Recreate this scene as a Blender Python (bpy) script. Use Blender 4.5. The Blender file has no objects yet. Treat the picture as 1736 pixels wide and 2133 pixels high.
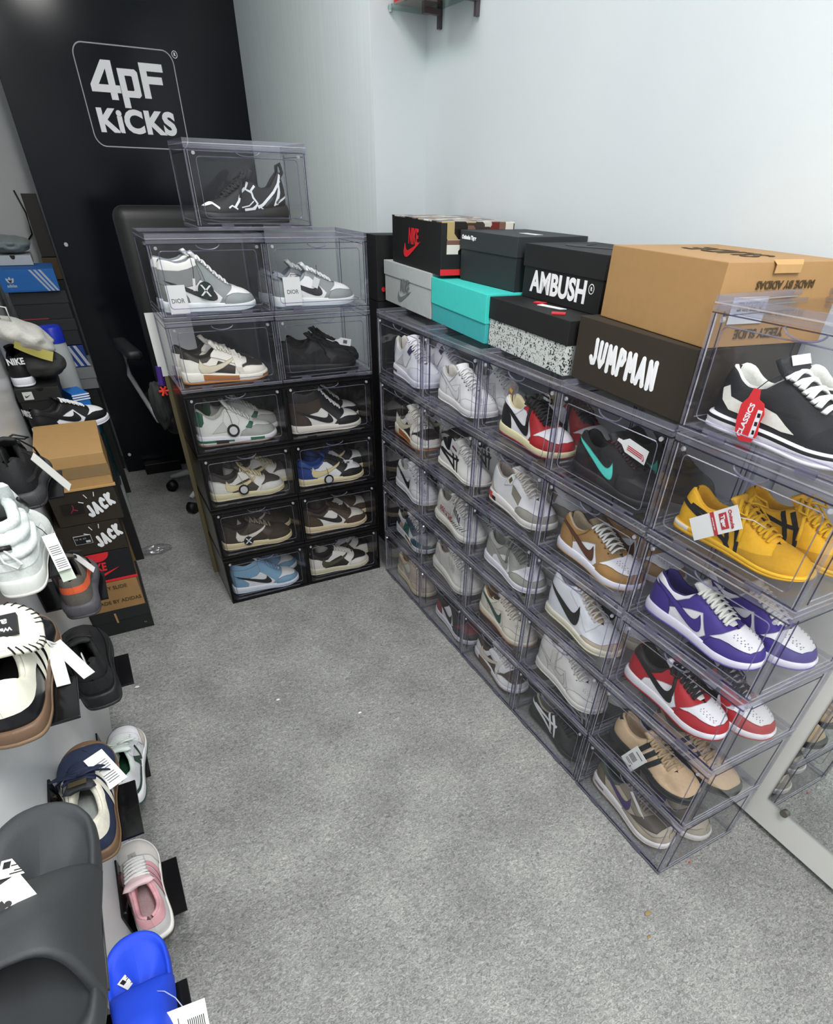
import bpy, bmesh, math, random
import numpy as np
from mathutils import Matrix, Vector, Euler
random.seed(7)
C = bpy.context.scene.collection
R = math.radians
# ------------------------------------------------------------------ camera
cam_d = bpy.data.cameras.new('camera')
cam_d.sensor_fit = 'AUTO'; cam_d.sensor_width = 36.0; cam_d.lens = 20.034
cam_d.shift_x = -0.014266; cam_d.shift_y = 0.149443
cam_d.clip_start = 0.02
cam = bpy.data.objects.new('camera', cam_d); C.objects.link(cam)
cm = Matrix(((0.882171548, 0.289439846, -0.371480733), (-0.470456472, 0.576951469, -0.667680845), (0.021072914, 0.76377456, 0.645139019))).to_4x4()
cm.translation = (-0.971038, -2.270415, 1.450691)
cam.matrix_world = cm
S = bpy.context.scene
S.camera = cam
# ------------------------------------------------------------------ world, light, exposure
S.view_settings.view_transform = 'Standard'; S.view_settings.look = 'None'
S.view_settings.exposure = 0.02; S.view_settings.gamma = 1.0
S.cycles.max_bounces = 8; S.cycles.diffuse_bounces = 4; S.cycles.glossy_bounces = 3
S.cycles.transmission_bounces = 4; S.cycles.transparent_max_bounces = 64
S.cycles.caustics_reflective = False; S.cycles.caustics_refractive = False
S.cycles.sample_clamp_indirect = 4.0; S.cycles.adaptive_threshold = 0.015
wd = bpy.data.worlds.new('world'); S.world = wd; wd.use_nodes = True
wd.node_tree.nodes['Background'].inputs[0].default_value = (0.9, 0.96, 1.0, 1)
wd.node_tree.nodes['Background'].inputs[1].default_value = 0.5
def lamp(loc, sx, sy, power, col=(1.0, 0.985, 0.965), rot=(0, 0, 0)):
    l = bpy.data.lights.new('ceiling_lamp', 'AREA'); l.shape = 'RECTANGLE'; l.size = sx; l.size_y = sy
    l.energy = power; l.color = col
    o = bpy.data.objects.new('ceiling_lamp', l); o.location = loc; o.rotation_euler = rot; C.objects.link(o)
LAMPS = [(-0.72, -0.35, 2.69), (-0.50, -2.55, 2.69), (-1.06, -4.0, 2.69)]
lamp(LAMPS[0], 0.28, 1.15, 22); lamp(LAMPS[1], 0.28, 1.15, 50); lamp(LAMPS[2], 0.28, 1.15, 44)
# ------------------------------------------------------------------ materials
def lin(h):
    h = h.lstrip('#'); v = [int(h[i:i + 2], 16) / 255 for i in (0, 2, 4)]
    return tuple((c / 12.92 if c <= 0.04045 else ((c + 0.055) / 1.055) ** 2.4) for c in v) + (1,)
_M = {}
def mat(hx, rough=0.55, kind='leather', spec=0.4):
    k = (hx, rough, kind, spec)
    if k in _M: return _M[k]
    m = bpy.data.materials.new(kind + '_' + hx.strip('#')); m.use_nodes = True
    nt = m.node_tree; b = nt.nodes['Principled BSDF']
    b.inputs['Base Color'].default_value = lin(hx); b.inputs['Roughness'].default_value = rough
    b.inputs['Specular IOR Level'].default_value = spec
    if kind != 'plain':
        sc, st, var = {'leather': (260, .12, .05), 'suede': (420, .3, .14), 'card': (160, .08, .07), 'cloth': (700, .4, .18), 'knit': (900, .5, .2), 'foam': (500, .12, .03), 'plastic': (60, .02, .02)}[kind]
        tc = nt.nodes.new('ShaderNodeTexCoord'); n = nt.nodes.new('ShaderNodeTexNoise')
        n.inputs['Scale'].default_value = sc; n.inputs['Detail'].default_value = 3
        nt.links.new(tc.outputs['Object'], n.inputs['Vector'])
        bp = nt.nodes.new('ShaderNodeBump'); bp.inputs['Strength'].default_value = st; bp.inputs['Distance'].default_value = 0.002
        nt.links.new(n.outputs['Fac'], bp.inputs['Height']); nt.links.new(bp.outputs['Normal'], b.inputs['Normal'])
        mx = nt.nodes.new('ShaderNodeMix'); mx.data_type = 'RGBA'
        c = lin(hx)
        mx.inputs[6].default_value = tuple(x * (1 - var) for x in c[:3]) + (1,)
        mx.inputs[7].default_value = tuple(min(1, x * (1 + var)) for x in c[:3]) + (1,)
        n2 = nt.nodes.new('ShaderNodeTexNoise'); n2.inputs['Scale'].default_value = sc * .3; nt.links.new(tc.outputs['Object'], n2.inputs['Vector'])
        nt.links.new(n2.outputs['Fac'], mx.inputs[0]); nt.links.new(mx.outputs[2], b.inputs['Base Color'])
    _M[k] = m
    return m
def clear_mat(name, tint, refl, power, rough=0.04, haze=0.0, hazecol=(.8, .8, .85, 1)):
    m = bpy.data.materials.new(name); m.use_nodes = True; nt = m.node_tree; nt.nodes.clear()
    out = nt.nodes.new('ShaderNodeOutputMaterial'); tr = nt.nodes.new('ShaderNodeBsdfTransparent'); gl = nt.nodes.new('ShaderNodeBsdfGlossy')
    tr.inputs[0].default_value = tint; gl.inputs['Roughness'].default_value = rough
    lw = nt.nodes.new('ShaderNodeLayerWeight'); lw.inputs[0].default_value = 0.5
    p = nt.nodes.new('ShaderNodeMath'); p.operation = 'POWER'; p.inputs[1].default_value = power
    a = nt.nodes.new('ShaderNodeMath'); a.operation = 'MULTIPLY_ADD'; a.inputs[1].default_value = 0.55; a.inputs[2].default_value = refl
    nt.links.new(lw.outputs['Facing'], p.inputs[0]); nt.links.new(p.outputs[0], a.inputs[0])
    mx = nt.nodes.new('ShaderNodeMixShader'); nt.links.new(a.outputs[0], mx.inputs[0])
    src = tr
    if haze:
        df = nt.nodes.new('ShaderNodeBsdfDiffuse'); df.inputs[0].default_value = hazecol
        h = nt.nodes.new('ShaderNodeMixShader'); h.inputs[0].default_value = haze
        nt.links.new(tr.outputs[0], h.inputs[1]); nt.links.new(df.outputs[0], h.inputs[2]); src = h
    nt.links.new(src.outputs[0], mx.inputs[1]); nt.links.new(gl.outputs[0], mx.inputs[2]); nt.links.new(mx.outputs[0], out.inputs[0])
    return m
CLEAR = clear_mat('clear_acrylic', (.985, .985, .99, 1), .012, 4, .03, .004)
RAIL = clear_mat('tinted_acrylic_edge', (.83, .83, .885, 1), .06, 2.5, .06, .06, (.8, .8, .9, 1))
EDGEW = clear_mat('acrylic_edge_highlight', (.78, .78, .84, 1), .16, 2, .15, .24, (.86, .87, .93, 1))  # whitish haze paints in the light that acrylic edges catch
DARKL = clear_mat('dark_acrylic_seam', (.36, .35, .50, 1), .04, 3, .08, .04, (.3, .3, .5, 1))
BEAD = clear_mat('acrylic_bead', (.56, .55, .70, 1), .035, 3, .25, .09, (.75, .75, .85, 1))
SMOKE = clear_mat('black_box_door_acrylic', (.95, .95, .955, 1), .015, 4, .04, .004)
GLASS = clear_mat('shelf_glass', (.80, .93, .88, 1), .05, 3, .02, .03, (.4, .7, .6, 1))
TEAL = clear_mat('teal_plastic_film', (.12, .34, .36, 1), .06, 2.5, .2, .35, (.03, .16, .17, 1))
FILM = clear_mat('clear_plastic_film', (.93, .93, .95, 1), .10, 2, .12, .05)
BLK = mat('#101012', .22, 'plain'); BLKM = mat('#0d0d0e', .5, 'plain')
WHITE = mat('#eef0f0', .5, 'plain')
def tex_mat(name, build):
    m = bpy.data.materials.new(name); m.use_nodes = True; nt = m.node_tree; build(nt, nt.nodes['Principled BSDF']); return m
def N(nt, t, **kw):
    n = nt.nodes.new(t)
    for k, v in kw.items():
        if k.startswith('_'): setattr(n, k[1:], v)
        else: n.inputs[k.replace('__', ' ')].default_value = v
    return n
def carpet(nt, b):
    tc = N(nt, 'ShaderNodeTexCoord'); L = nt.links.new
    mp = N(nt, 'ShaderNodeMapping'); mp.inputs['Rotation'].default_value = (0, 0, .5); mp.inputs['Scale'].default_value = (1, 1.7, 1); L(tc.outputs['Object'], mp.inputs[0])
    a = N(nt, 'ShaderNodeTexNoise', Scale=88, Detail=7, Roughness=.78, Distortion=1.6); c = N(nt, 'ShaderNodeTexNoise', Scale=5, Detail=4); d = N(nt, 'ShaderNodeTexNoise', Scale=420, Detail=2)
    L(mp.outputs[0], a.inputs['Vector']); L(tc.outputs['Object'], c.inputs['Vector']); L(tc.outputs['Object'], d.inputs['Vector'])
    r = N(nt, 'ShaderNodeValToRGB'); e = r.color_ramp.elements
    e[0].position = .33; e[0].color = (.10, .103, .102, 1); e[1].position = .68; e[1].color = (.55, .55, .53, 1)
    x = e.new(.49); x.color = (.265, .268, .262, 1)
    L(a.outputs['Fac'], r.inputs[0])
    m1 = N(nt, 'ShaderNodeMix', _data_type='RGBA', _blend_type='MULTIPLY'); m1.inputs[0].default_value = 1
    r2 = N(nt, 'ShaderNodeValToRGB'); r2.color_ramp.elements[0].position = .3; r2.color_ramp.elements[0].color = (.8, .8, .8, 1); r2.color_ramp.elements[1].position = .7; r2.color_ramp.elements[1].color = (1.15, 1.15, 1.13, 1)
    L(c.outputs['Fac'], r2.inputs[0]); L(r.outputs[0], m1.inputs[6]); L(r2.outputs[0], m1.inputs[7]); L(m1.outputs[2], b.inputs['Base Color'])
    b.inputs['Roughness'].default_value = 1; b.inputs['Specular IOR Level'].default_value = .05
    bp = N(nt, 'ShaderNodeBump', Strength=.5, Distance=.004); mm = N(nt, 'ShaderNodeMath', _operation='ADD'); L(a.outputs['Fac'], mm.inputs[0]); L(d.outputs['Fac'], mm.inputs[1]); L(mm.outputs[0], bp.inputs['Height']); L(bp.outputs[0], b.inputs['Normal'])
CARPET = tex_mat('grey_felt_carpet', carpet)
def plaster(c0, c1, rough, sc=2.2):
    def f(nt, b):
        tc = N(nt, 'ShaderNodeTexCoord'); n = N(nt, 'ShaderNodeTexNoise', Scale=sc, Detail=5); L = nt.links.new
        L(tc.outputs['Object'], n.inputs['Vector'])
        m = N(nt, 'ShaderNodeMix', _data_type='RGBA'); m.inputs[6].default_value = lin(c0); m.inputs[7].default_value = lin(c1)
        L(n.outputs['Fac'], m.inputs[0]); L(m.outputs[2], b.inputs['Base Color'])
        n2 = N(nt, 'ShaderNodeTexNoise', Scale=180, Detail=2); L(tc.outputs['Object'], n2.inputs['Vector'])
        bp = N(nt, 'ShaderNodeBump', Strength=.08, Distance=.002); L(n2.outputs['Fac'], bp.inputs['Height']); L(bp.outputs[0], b.inputs['Normal'])
        b.inputs['Roughness'].default_value = rough
    return f
def streaks(nt, b):
    tc = N(nt, 'ShaderNodeTexCoord'); mp = N(nt, 'ShaderNodeMapping'); mp.inputs['Scale'].default_value = (40, 40, 1.6); n = N(nt, 'ShaderNodeTexNoise', Scale=1.5, Detail=6); L = nt.links.new
    L(tc.outputs['Object'], mp.inputs[0]); L(mp.outputs[0], n.inputs['Vector'])
    m = N(nt, 'ShaderNodeMix', _data_type='RGBA'); m.inputs[6].default_value = lin('#cfdadb'); m.inputs[7].default_value = lin('#e4ecec')
    L(n.outputs['Fac'], m.inputs[0]); L(m.outputs[2], b.inputs['Base Color']); b.inputs['Roughness'].default_value = .5
# ------------------------------------------------------------------ mesh helpers
class G:
    def __init__(s): s.v = []; s.f = []; s.m = []
    def box(s, x0, x1, y0, y1, z0, z1, m=0):
        n = len(s.v); s.v += [(x, y, z) for z in (z0, z1) for y in (y0, y1) for x in (x0, x1)]
        s.f += [tuple(n + i for i in q) for q in ((0, 2, 3, 1), (4, 5, 7, 6), (0, 1, 5, 4), (2, 6, 7, 3), (0, 4, 6, 2), (1, 3, 7, 5))]; s.m += [m] * 6
        return s
    def grid(s, P, m=0, cu=False, cv=False):
        nu, nv = len(P), len(P[0]); n = len(s.v)
        s.v += [tuple(map(float, q)) for row in P for q in row]
        for i in range(nu if cu else nu - 1):
            for j in range(nv if cv else nv - 1):
                a = n + i * nv + j; b = n + ((i + 1) % nu) * nv + j; c = n + ((i + 1) % nu) * nv + (j + 1) % nv; d = n + i * nv + (j + 1) % nv
                s.f.append((a, b, c, d)); s.m.append(m(i, j) if callable(m) else m)
        return s
    def tube(s, pts, r, seg=6, m=0, flat=1.0, up=(0, 0, 1), cap=True, closed=False):
        pts = [Vector(p) for p in pts]; rows = []; up = Vector(up)
        n = len(pts)
        for i, p in enumerate(pts):
            t = (pts[(i + 1) % n] - pts[i - 1]) if closed else (pts[min(i + 1, n - 1)] - pts[max(i - 1, 0)])
            t.normalize(); a = t.cross(up)
            if a.length < 1e-4: a = t.cross(Vector((1, 0, 0.01)))
            a.normalize(); b = a.cross(t); rr = r[i] if isinstance(r, (list, tuple)) else r
            rows.append([p + a * (rr * math.cos(2 * math.pi * k / seg)) + b * (rr * flat * math.sin(2 * math.pi * k / seg)) for k in range(seg)])
        n0 = len(s.v); s.grid(rows, m, cu=closed, cv=True)
        if cap and not closed:
            s.f.append(tuple(n0 + k for k in range(seg))); s.m.append(m)
            e = n0 + (n - 1) * seg; s.f.append(tuple(e + k for k in reversed(range(seg)))); s.m.append(m)
        return s
    def prism(s, poly, d0, d1, m=0, T=None):
        """2D polygon in (x,z) extruded along y from d0 to d1"""
        n = len(s.v); k = len(poly)
        a = [(x, d0, z) for x, z in poly] + [(x, d1, z) for x, z in poly]
        if T is not None: a = [tuple(T @ Vector(q)) for q in a]
        s.v += a
        s.f += [tuple(range(n, n + k)), tuple(range(n + 2 * k - 1, n + k - 1, -1))]; s.m += [m, m]
        for i in range(k):
            j = (i + 1) % k; s.f.append((n + i, n + k + i, n + k + j, n + j)); s.m.append(m)
        return s
    def lathe(s, prof, seg=24, m=0, cx=0, cy=0):
        return s.grid([[(cx + r * math.cos(2 * math.pi * k / seg), cy + r * math.sin(2 * math.pi * k / seg), z) for k in range(seg)] for r, z in prof], m, cv=True)
    def mesh(s, name, mats, smooth=False, bevel=0, fix=True, tri=False):
        me = bpy.data.meshes.new(name); me.from_pydata(s.v, [], s.f)
        for mt in (mats if isinstance(mats, (list, tuple)) else [mats]): me.materials.append(mt)
        me.polygons.foreach_set('material_index', s.m)
        if bevel or fix:
            bm = bmesh.new(); bm.from_mesh(me)
            if fix: bmesh.ops.recalc_face_normals(bm, faces=bm.faces)
            if bevel: bmesh.ops.bevel(bm, geom=bm.edges[:], offset=bevel, segments=2, profile=.6, affect='EDGES', clamp_overlap=True)
            bm.to_mesh(me); bm.free()
        if smooth: me.polygons.foreach_set('use_smooth', [True] * len(me.polygons))
        me.update(); return me
    def obj(s, name, mats, parent=None, **kw): return link(name, s.mesh(name, mats, **kw), parent)
def link(name, me, parent=None, loc=None, rot=None):
    o = bpy.data.objects.new(name, me); C.objects.link(o)
    if parent: o.parent = parent
    if loc: o.location = loc
    if rot: o.rotation_euler = rot
    return o
LABELS = set()
def tag(o, label, cat, group=None):
    assert 4 <= len(label.split()) <= 16, label
    assert label not in LABELS, label
    LABELS.add(label)
    o['label'] = label; o['category'] = cat
    if group: o['group'] = group
    return o
def thing(name, label, cat, loc=(0, 0, 0), rotz=0, group=None, rot=None):
    o = bpy.data.objects.new(name, None); o.empty_display_size = .05; C.objects.link(o)
    o.location = loc; o.rotation_euler = rot if rot else (0, 0, rotz)
    return tag(o, label, cat, group)
def struct(name, g, m, **kw):
    o = g.obj(name, m, **kw); o['kind'] = 'structure'; return o
def text_mesh(s, size, m, bold=0, shear=0, ext=.0004, space=1):
    cu = bpy.data.curves.new('t', 'FONT'); cu.body = s; cu.size = size; cu.offset = bold; cu.shear = shear; cu.extrude = ext
    cu.align_x = 'CENTER'; cu.align_y = 'CENTER'; cu.space_character = space; cu.resolution_u = 4
    o = bpy.data.objects.new('t', cu); C.objects.link(o)
    dg = bpy.context.evaluated_depsgraph_get(); me = bpy.data.meshes.new_from_object(o.evaluated_get(dg))
    bpy.data.objects.remove(o); bpy.data.curves.remove(cu); me.materials.clear(); me.materials.append(m); return me
FRONT = Matrix(((1, 0, 0), (0, 0, -1), (0, 1, 0)))           # text plane -> faces local -Y
def text(s, size, m, parent, loc, name='lettering', bold=0, sx=1, sy=1, spin=0, plane=FRONT, shear=0, ext=.0004, space=1, bend=None):
    me = text_mesh(s, size, m, bold, shear, ext, space)
    T = plane.to_4x4() @ Matrix.Rotation(spin, 4, 'Z') @ Matrix.Diagonal((sx, sy, 1, 1))
    T.translation = loc; me.transform(T)
    return link(name, me, parent)
SWOOSH = [(0, 1.0), (.12, .82), (.25, .645), (.38, .475), (.5, .325), (.6, .2), (.68, .11), (.76, .04), (.84, 0), (.92, .03), (.975, .12), (1, .25), (1, .4), (.975, .6), (.94, .78), (.905, .93), (.895, .74), (.87, .58), (.835, .49), (.79, .45), (.73, .455), (.62, .52), (.45, .64), (.28, .775), (.12, .91)]
# ------------------------------------------------------------------ sneaker builder (profiles in units of shoe length)
def pchip(pts):
    x = np.array([p[0] for p in pts], float); y = np.array([p[1] for p in pts], float)
    h = np.diff(x); d = np.diff(y) / h; m = np.zeros(len(x)); m[0] = d[0]; m[-1] = d[-1]
    for i in range(1, len(x) - 1):
        if d[i - 1] * d[i] > 0:
            w1 = 2 * h[i] + h[i - 1]; w2 = h[i] + 2 * h[i - 1]; m[i] = (w1 + w2) / (w1 / d[i - 1] + w2 / d[i])
    def f(q):
        q = min(max(q, x[0]), x[-1]); i = min(max(int(np.searchsorted(x, q)) - 1, 0), len(h) - 1)
        t = (q - x[i]) / h[i]
        return float(y[i] * (1 + 2 * t) * (1 - t) ** 2 + y[i + 1] * t * t * (3 - 2 * t) + h[i] * (m[i] * t * (1 - t) ** 2 - m[i + 1] * t * t * (1 - t)))
    return f
OUT = pchip([(0, 0), (.004, .2), (.02, .42), (.05, .55), (.1, .64), (.2, .70), (.32, .70), (.45, .74), (.58, .86), (.68, .96), (.75, 1.0), (.83, .95), (.9, .80), (.95, .60), (.98, .40), (.995, .20), (1, 0)])
TOPS = {
 'low': [(0, .325), (.03, .345), (.08, .335), (.15, .29), (.22, .268), (.30, .275), (.38, .33), (.42, .357), (.5, .33), (.6, .283), (.7, .24), (.8, .222), (.88, .20), (.94, .17), (.98, .135), (1, .10)],
 'mid': [(0, .42), (.03, .445), (.1, .435), (.2, .415), (.3, .43), (.38, .46), (.42, .455), (.5, .39), (.6, .31), (.7, .25), (.8, .222), (.88, .20), (.94, .17), (.98, .135), (1, .10)],
 'high': [(0, .49), (.03, .52), (.1, .51), (.2, .485), (.3, .50), (.37, .53), (.42, .52), (.5, .43), (.6, .33), (.7, .258), (.8, .222), (.88, .20), (.94, .17), (.98, .135), (1, .10)],
 'thin': [(0, .285), (.03, .30), (.08, .285), (.15, .24), (.22, .215), (.30, .222), (.38, .27), (.42, .29), (.5, .262), (.6, .215), (.7, .172), (.8, .152), (.88, .138), (.94, .115), (.98, .085), (1, .055)],
 'knit': [(0, .36), (.03, .385), (.1, .36), (.18, .31), (.26, .30), (.34, .34), (.42, .375), (.5, .345), (.6, .285), (.7, .232), (.8, .205), (.88, .182), (.94, .155), (.98, .13), (1, .10)],
 'four': [(0, .40), (.03, .43), (.08, .40), (.15, .33), (.22, .31), (.30, .345), (.38, .42), (.42, .425), (.5, .375), (.6, .31), (.7, .255), (.8, .228), (.88, .205), (.94, .175), (.98, .14), (1, .10)],
}
TSOLE = {
 'cup': ([(0, .112), (.3, .098), (.6, .085), (.85, .08), (1, .092)], .2),
 'thin': ([(0, .070), (.4, .058), (.8, .05), (1, .062)], .45),
 'slab': ([(0, .095), (.3, .09), (.7, .088), (1, .10)], .3),
 'air': ([(0, .135), (.2, .13), (.4, .105), (.6, .09), (.85, .085), (1, .10)], .25),
 'boost': ([(0, .135), (.3, .115), (.6, .095), (.85, .09), (1, .105)], .22),
 'chunky': ([(0, .17), (.25, .14), (.5, .11), (.75, .10), (1, .115)], .3),
}
def band(pts, w0, w1=None):
    w1 = w0 if w1 is None else w1; a = []; b = []; n = len(pts)
    for i, p in enumerate(pts):
        q0 = pts[max(i - 1, 0)]; q1 = pts[min(i + 1, n - 1)]; dx, dz = q1[0] - q0[0], q1[1] - q0[1]; l = math.hypot(dx, dz) or 1
        w = (w0 + (w1 - w0) * i / max(1, n - 1)) / 2; a.append((p[0] - dz / l * w, p[1] + dx / l * w)); b.append((p[0] + dz / l * w, p[1] - dx / l * w))
    return a + b[::-1]
def swoosh(x0, x1, z0, z1, tilt=0): return [(x0 + (x1 - x0) * u, z0 + (z1 - z0) * v + tilt * (1 - u)) for u, v in SWOOSH]
POLY = {
 'heel': [(-.05, .02), (-.05, .275), (.08, .262), (.16, .235), (.215, .2), (.25, .14), (.265, .02)],
 'collar': [(-.05, .295), (-.05, .6), (.36, .6), (.40, .37), (.36, .295), (.28, .238), (.2, .232), (.1, .278)],
 'collar_hi': [(-.05, .41), (-.05, .7), (.40, .7), (.40, .44), (.3, .41), (.2, .395)],
 'ankle': [(-.05, .285), (-.05, .402), (.2, .388), (.3, .40), (.40, .43), (.42, .32), (.36, .265), (.2, .24)],
 'eyestay': [(.345, .285), (.385, .38), (.40, .7), (.5, .7), (.68, .36), (.745, .30), (.768, .235), (.745, .2), (.68, .192), (.60, .185), (.615, .13), (.64, .02), (.505, .02), (.508, .12), (.48, .2), (.43, .25)],
 'quarter': [(.215, .085), (.245, .155), (.33, .195), (.42, .228), (.515, .25), (.545, .21), (.585, .165), (.618, .135), (.58, .09), (.52, .02), (.23, .02)],
 'quarter_aj': [(.205, .02), (.205, .085), (.225, .16), (.165, .232), (.26, .258), (.36, .305), (.425, .30), (.49, .25), (.54, .205), (.585, .165), (.615, .135), (.58, .09), (.52, .02)],
 'lace_stay': [(.345, .285), (.385, .38), (.40, .7), (.5, .7), (.68, .36), (.745, .30), (.768, .235), (.745, .2), (.68, .185), (.58, .21), (.48, .25), (.41, .27)],
 'toe_cap': [(.63, .02), (.64, .10), (.67, .145), (.73, .164), (.80, .164), (.88, .152), (.945, .142), (1.05, .2), (1.05, .02)],
 'toe_box': [(.66, .155), (.73, .2), (.77, .235), (.76, .34), (1.05, .3), (1.05, .14), (.945, .142), (.88, .152), (.8, .164), (.73, .168)],
 'toe_front': [(.60, .02), (.63, .10), (.68, .16), (.74, .2), (.77, .235), (.755, .4), (1.05, .4), (1.05, .02)],
 'mudguard': [(-.05, .02), (-.05, .15), (.15, .16), (.35, .125), (.55, .13), (.68, .165), (.78, .17), (.88, .155), (.945, .145), (1.05, .2), (1.05, .02)],
 'heel_tab': [(-.05, .27), (-.05, .6), (.075, .6), (.085, .30), (.06, .26)],
 'wing': [(.33, .30), (.37, .40), (.50, .36), (.53, .28), (.46, .17), (.40, .17), (.36, .22)],
 'window': [(.17, .165), (.32, .28), (.345, .27), (.37, .17)],
}
PART = {'quarter_aj': 'quarter', 'heel': 'heel_counter', 'collar': 'collar', 'collar_hi': 'collar', 'ankle': 'ankle_panel', 'eyestay': 'eyestay', 'lace_stay': 'eyestay', 'toe_cap': 'toe_cap', 'toe_box': 'toe_box', 'toe_front': 'toe_cap', 'mudguard': 'mudguard', 'heel_tab': 'heel_tab', 'wing': 'wing_panel', 'window': 'mesh_window', 'logo': 'side_logo'}
QP = 1.8
def darker(hx, k): return '#' + ''.join('%02x' % max(0, int(int(hx.lstrip('#')[i:i + 2], 16) * k)) for i in (0, 2, 4))
def grow(poly, d):
    A = sum(poly[i - 1][0] * poly[i][1] - poly[i][0] * poly[i - 1][1] for i in range(len(poly))); o = []
    for i, p in enumerate(poly):
        a, b = poly[i - 1], poly[(i + 1) % len(poly)]; n1 = (p[1] - a[1], a[0] - p[0]); n2 = (b[1] - p[1], p[0] - b[0])
        l1 = math.hypot(*n1) or 1; l2 = math.hypot(*n2) or 1; n = (n1[0] / l1 + n2[0] / l2, n1[1] / l1 + n2[1] / l2); l = max(.6, n[0] ** 2 + n[1] ** 2) / 2
        k = d * (1 if A > 0 else -1) / l; o.append((p[0] + n[0] * k / 1, p[1] + n[1] * k / 1))
    return o
class Shoe:
    def __init__(s, sp):
        s.sp = sp; s.L = sp.get('L', .292); s.W = sp.get('W', .051)
        k = sp.get('top', 'low'); pts = [list(p) for p in TOPS[k]]
        if 'tweak' in sp:
            for i, dz in sp['tweak'].items(): pts[i][1] += dz
        s.zt = pchip(pts)
        h, s.of = TSOLE[sp.get('sole', 'cup')]; s.zs = pchip(h); s.thr = sp.get('throat', (.43, .71))
        a, b = s.thr; th = sp.get('open', 1.0)
        s.go = pchip([(0, 0), (.015, .5), (.06, .72), (.2, .74), (.34, .66), (a - .01, .46 * th), (a + .08, .36 * th), (b - .06, .30 * th), (b, .22 * th), (b + .05, 0), (1, 0)])
        s.ee = pchip([(0, 1.7), (.45, 1.7), (.75, 2.3), (1, 2.4)])
        s.hl = sp.get('lean', .02)
    def surf(s, p, t, side, off=0.0):
        def P(p, t):
            zb = s.zs(p) - .012; zt = s.zt(p); w = OUT(p) * s.W; g = s.go(p); e = s.ee(p)
            y = w * (g + (1 - g) * max(0, 1 - t ** e) ** (1 / e)) * (1 + .04 * math.sin(math.pi * min(1, t * 1.6)) * (1 - t))
            x = p * s.L + s.hl * s.L * (1 - p) ** 5 * (t ** 2) - .012 * s.L * math.sin(math.pi * t) * (1 - p) ** 8
            return np.array([x, side * y + .010 * s.L / .3 * math.sin(math.pi * p) * 0, (zb + (zt - zb) * t) * s.L])
        q = P(p, t)
        if off:
            e = 2e-3
            p0, p1 = max(0.001, p - e), min(.999, p + e); t0, t1 = max(0, t - e), min(.999, t + e)
            n = np.cross(P(p1, t) - P(p0, t), P(p, t1) - P(p, t0)) * -side
            l = np.linalg.norm(n)
            if l > 1e-12:
                n = n / l
                if n[1] * side < -0.2: n = -n
                q = q + n * off
        return q
    def tau(s, p, z):
        p = min(max(p, 0), 1); zb = s.zs(p) - .012; zt = s.zt(p); return min(max((z - zb) / max(1e-4, zt - zb), 0), 1)
    def panel(s, g, poly, off, m=0, sides=(-1, 1)):
        D = []
        n = len(poly)
        for i in range(n):
            (x0, z0), (x1, z1) = poly[i], poly[(i + 1) % n]; k = max(1, int(math.hypot(x1 - x0, z1 - z0) / .02))
            for j in range(k): D.append((x0 + (x1 - x0) * j / k, z0 + (z1 - z0) * j / k))
        Q = [(min(max(x, 0), 1), 1 - (1 - s.tau(x, z)) ** (1 / QP)) for x, z in D]
        dp, dq = .025, 1 / 14
        u0, u1 = min(a for a, _ in Q), max(a for a, _ in Q); v0, v1 = min(b for _, b in Q), max(b for _, b in Q)
        # finer columns near the rounded ends
        cols = sorted(set([round(i * dp, 4) for i in range(41)] + [.005, .0125, .985, .993, .997]))
        cache = {}
        def vert(p, q, sd):
            k = (round(p, 4), round(q, 4), sd)
            if k not in cache:
                cache[k] = len(g.v); g.v.append(tuple(map(float, s.surf(p, 1 - (1 - q) ** QP, sd, off))))
            return cache[k]
        def clip(P, ax, val, keep):
            o = []
            for i in range(len(P)):
                a, b = P[i - 1], P[i]; ia = (a[ax] - val) * keep >= 0; ib = (b[ax] - val) * keep >= 0
                if ia != ib:
                    t = (val - a[ax]) / (b[ax] - a[ax]); o.append((a[0] + (b[0] - a[0]) * t, a[1] + (b[1] - a[1]) * t))
                if ib: o.append(b)
            return o
        for i in range(len(cols) - 1):
            a, b = cols[i], cols[i + 1]
            if b <= u0 or a >= u1: continue
            st = clip(clip(Q, 0, a, 1), 0, b, -1)
            if len(st) < 3: continue
            for j in range(14):
                c, d = j * dq, (j + 1) * dq
                if d <= v0 or c >= v1: continue
                cl = clip(clip(st, 1, c, 1), 1, d, -1)
                ar = abs(sum(cl[k - 1][0] * cl[k][1] - cl[k][0] * cl[k - 1][1] for k in range(len(cl))))
                if len(cl) < 3 or ar < 1e-6: continue
                for sd in sides:
                    f = []
                    for P in cl:
                        ix = vert(P[0], P[1], sd)
                        if not f or (f[-1] != ix and f[0] != ix): f.append(ix)
                    if len(f) >= 3 and len(set(f)) == len(f): g.f.append(tuple(f if sd > 0 else f[::-1])); g.m.append(m)
    def build(s):
        sp = s.sp; L = s.L; parts = []
        N_ = 60; ps = [(1 - math.cos(math.pi * i / N_)) / 2 for i in range(N_ + 1)]; T = 12
        kind = sp.get('kind', 'leather'); up = mat(sp['upper'], sp.get('rough', .55), kind)
        g = G()
        ts = [1 - (1 - j / T) ** QP for j in range(T + 1)]
        for sd in (-1, 1): g.grid([[s.surf(p, t, sd) for t in ts] for p in ps])
        # crumple of a soft upper
        parts.append(('upper', g.mesh('upper', up, smooth=True, fix=False), None))
        # sole
        mid = mat(sp['midsole'], .5, 'foam'); out = mat(sp.get('outsole', sp['midsole']), .55, 'foam')
        boost = sp.get('sole') == 'boost'; M_ = 150 if boost else 64
        pp = [(1 - math.cos(math.pi * i / M_)) / 2 for i in range(M_ + 1)]
        fl = sp.get('flare', .0035); ex = .006
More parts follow.
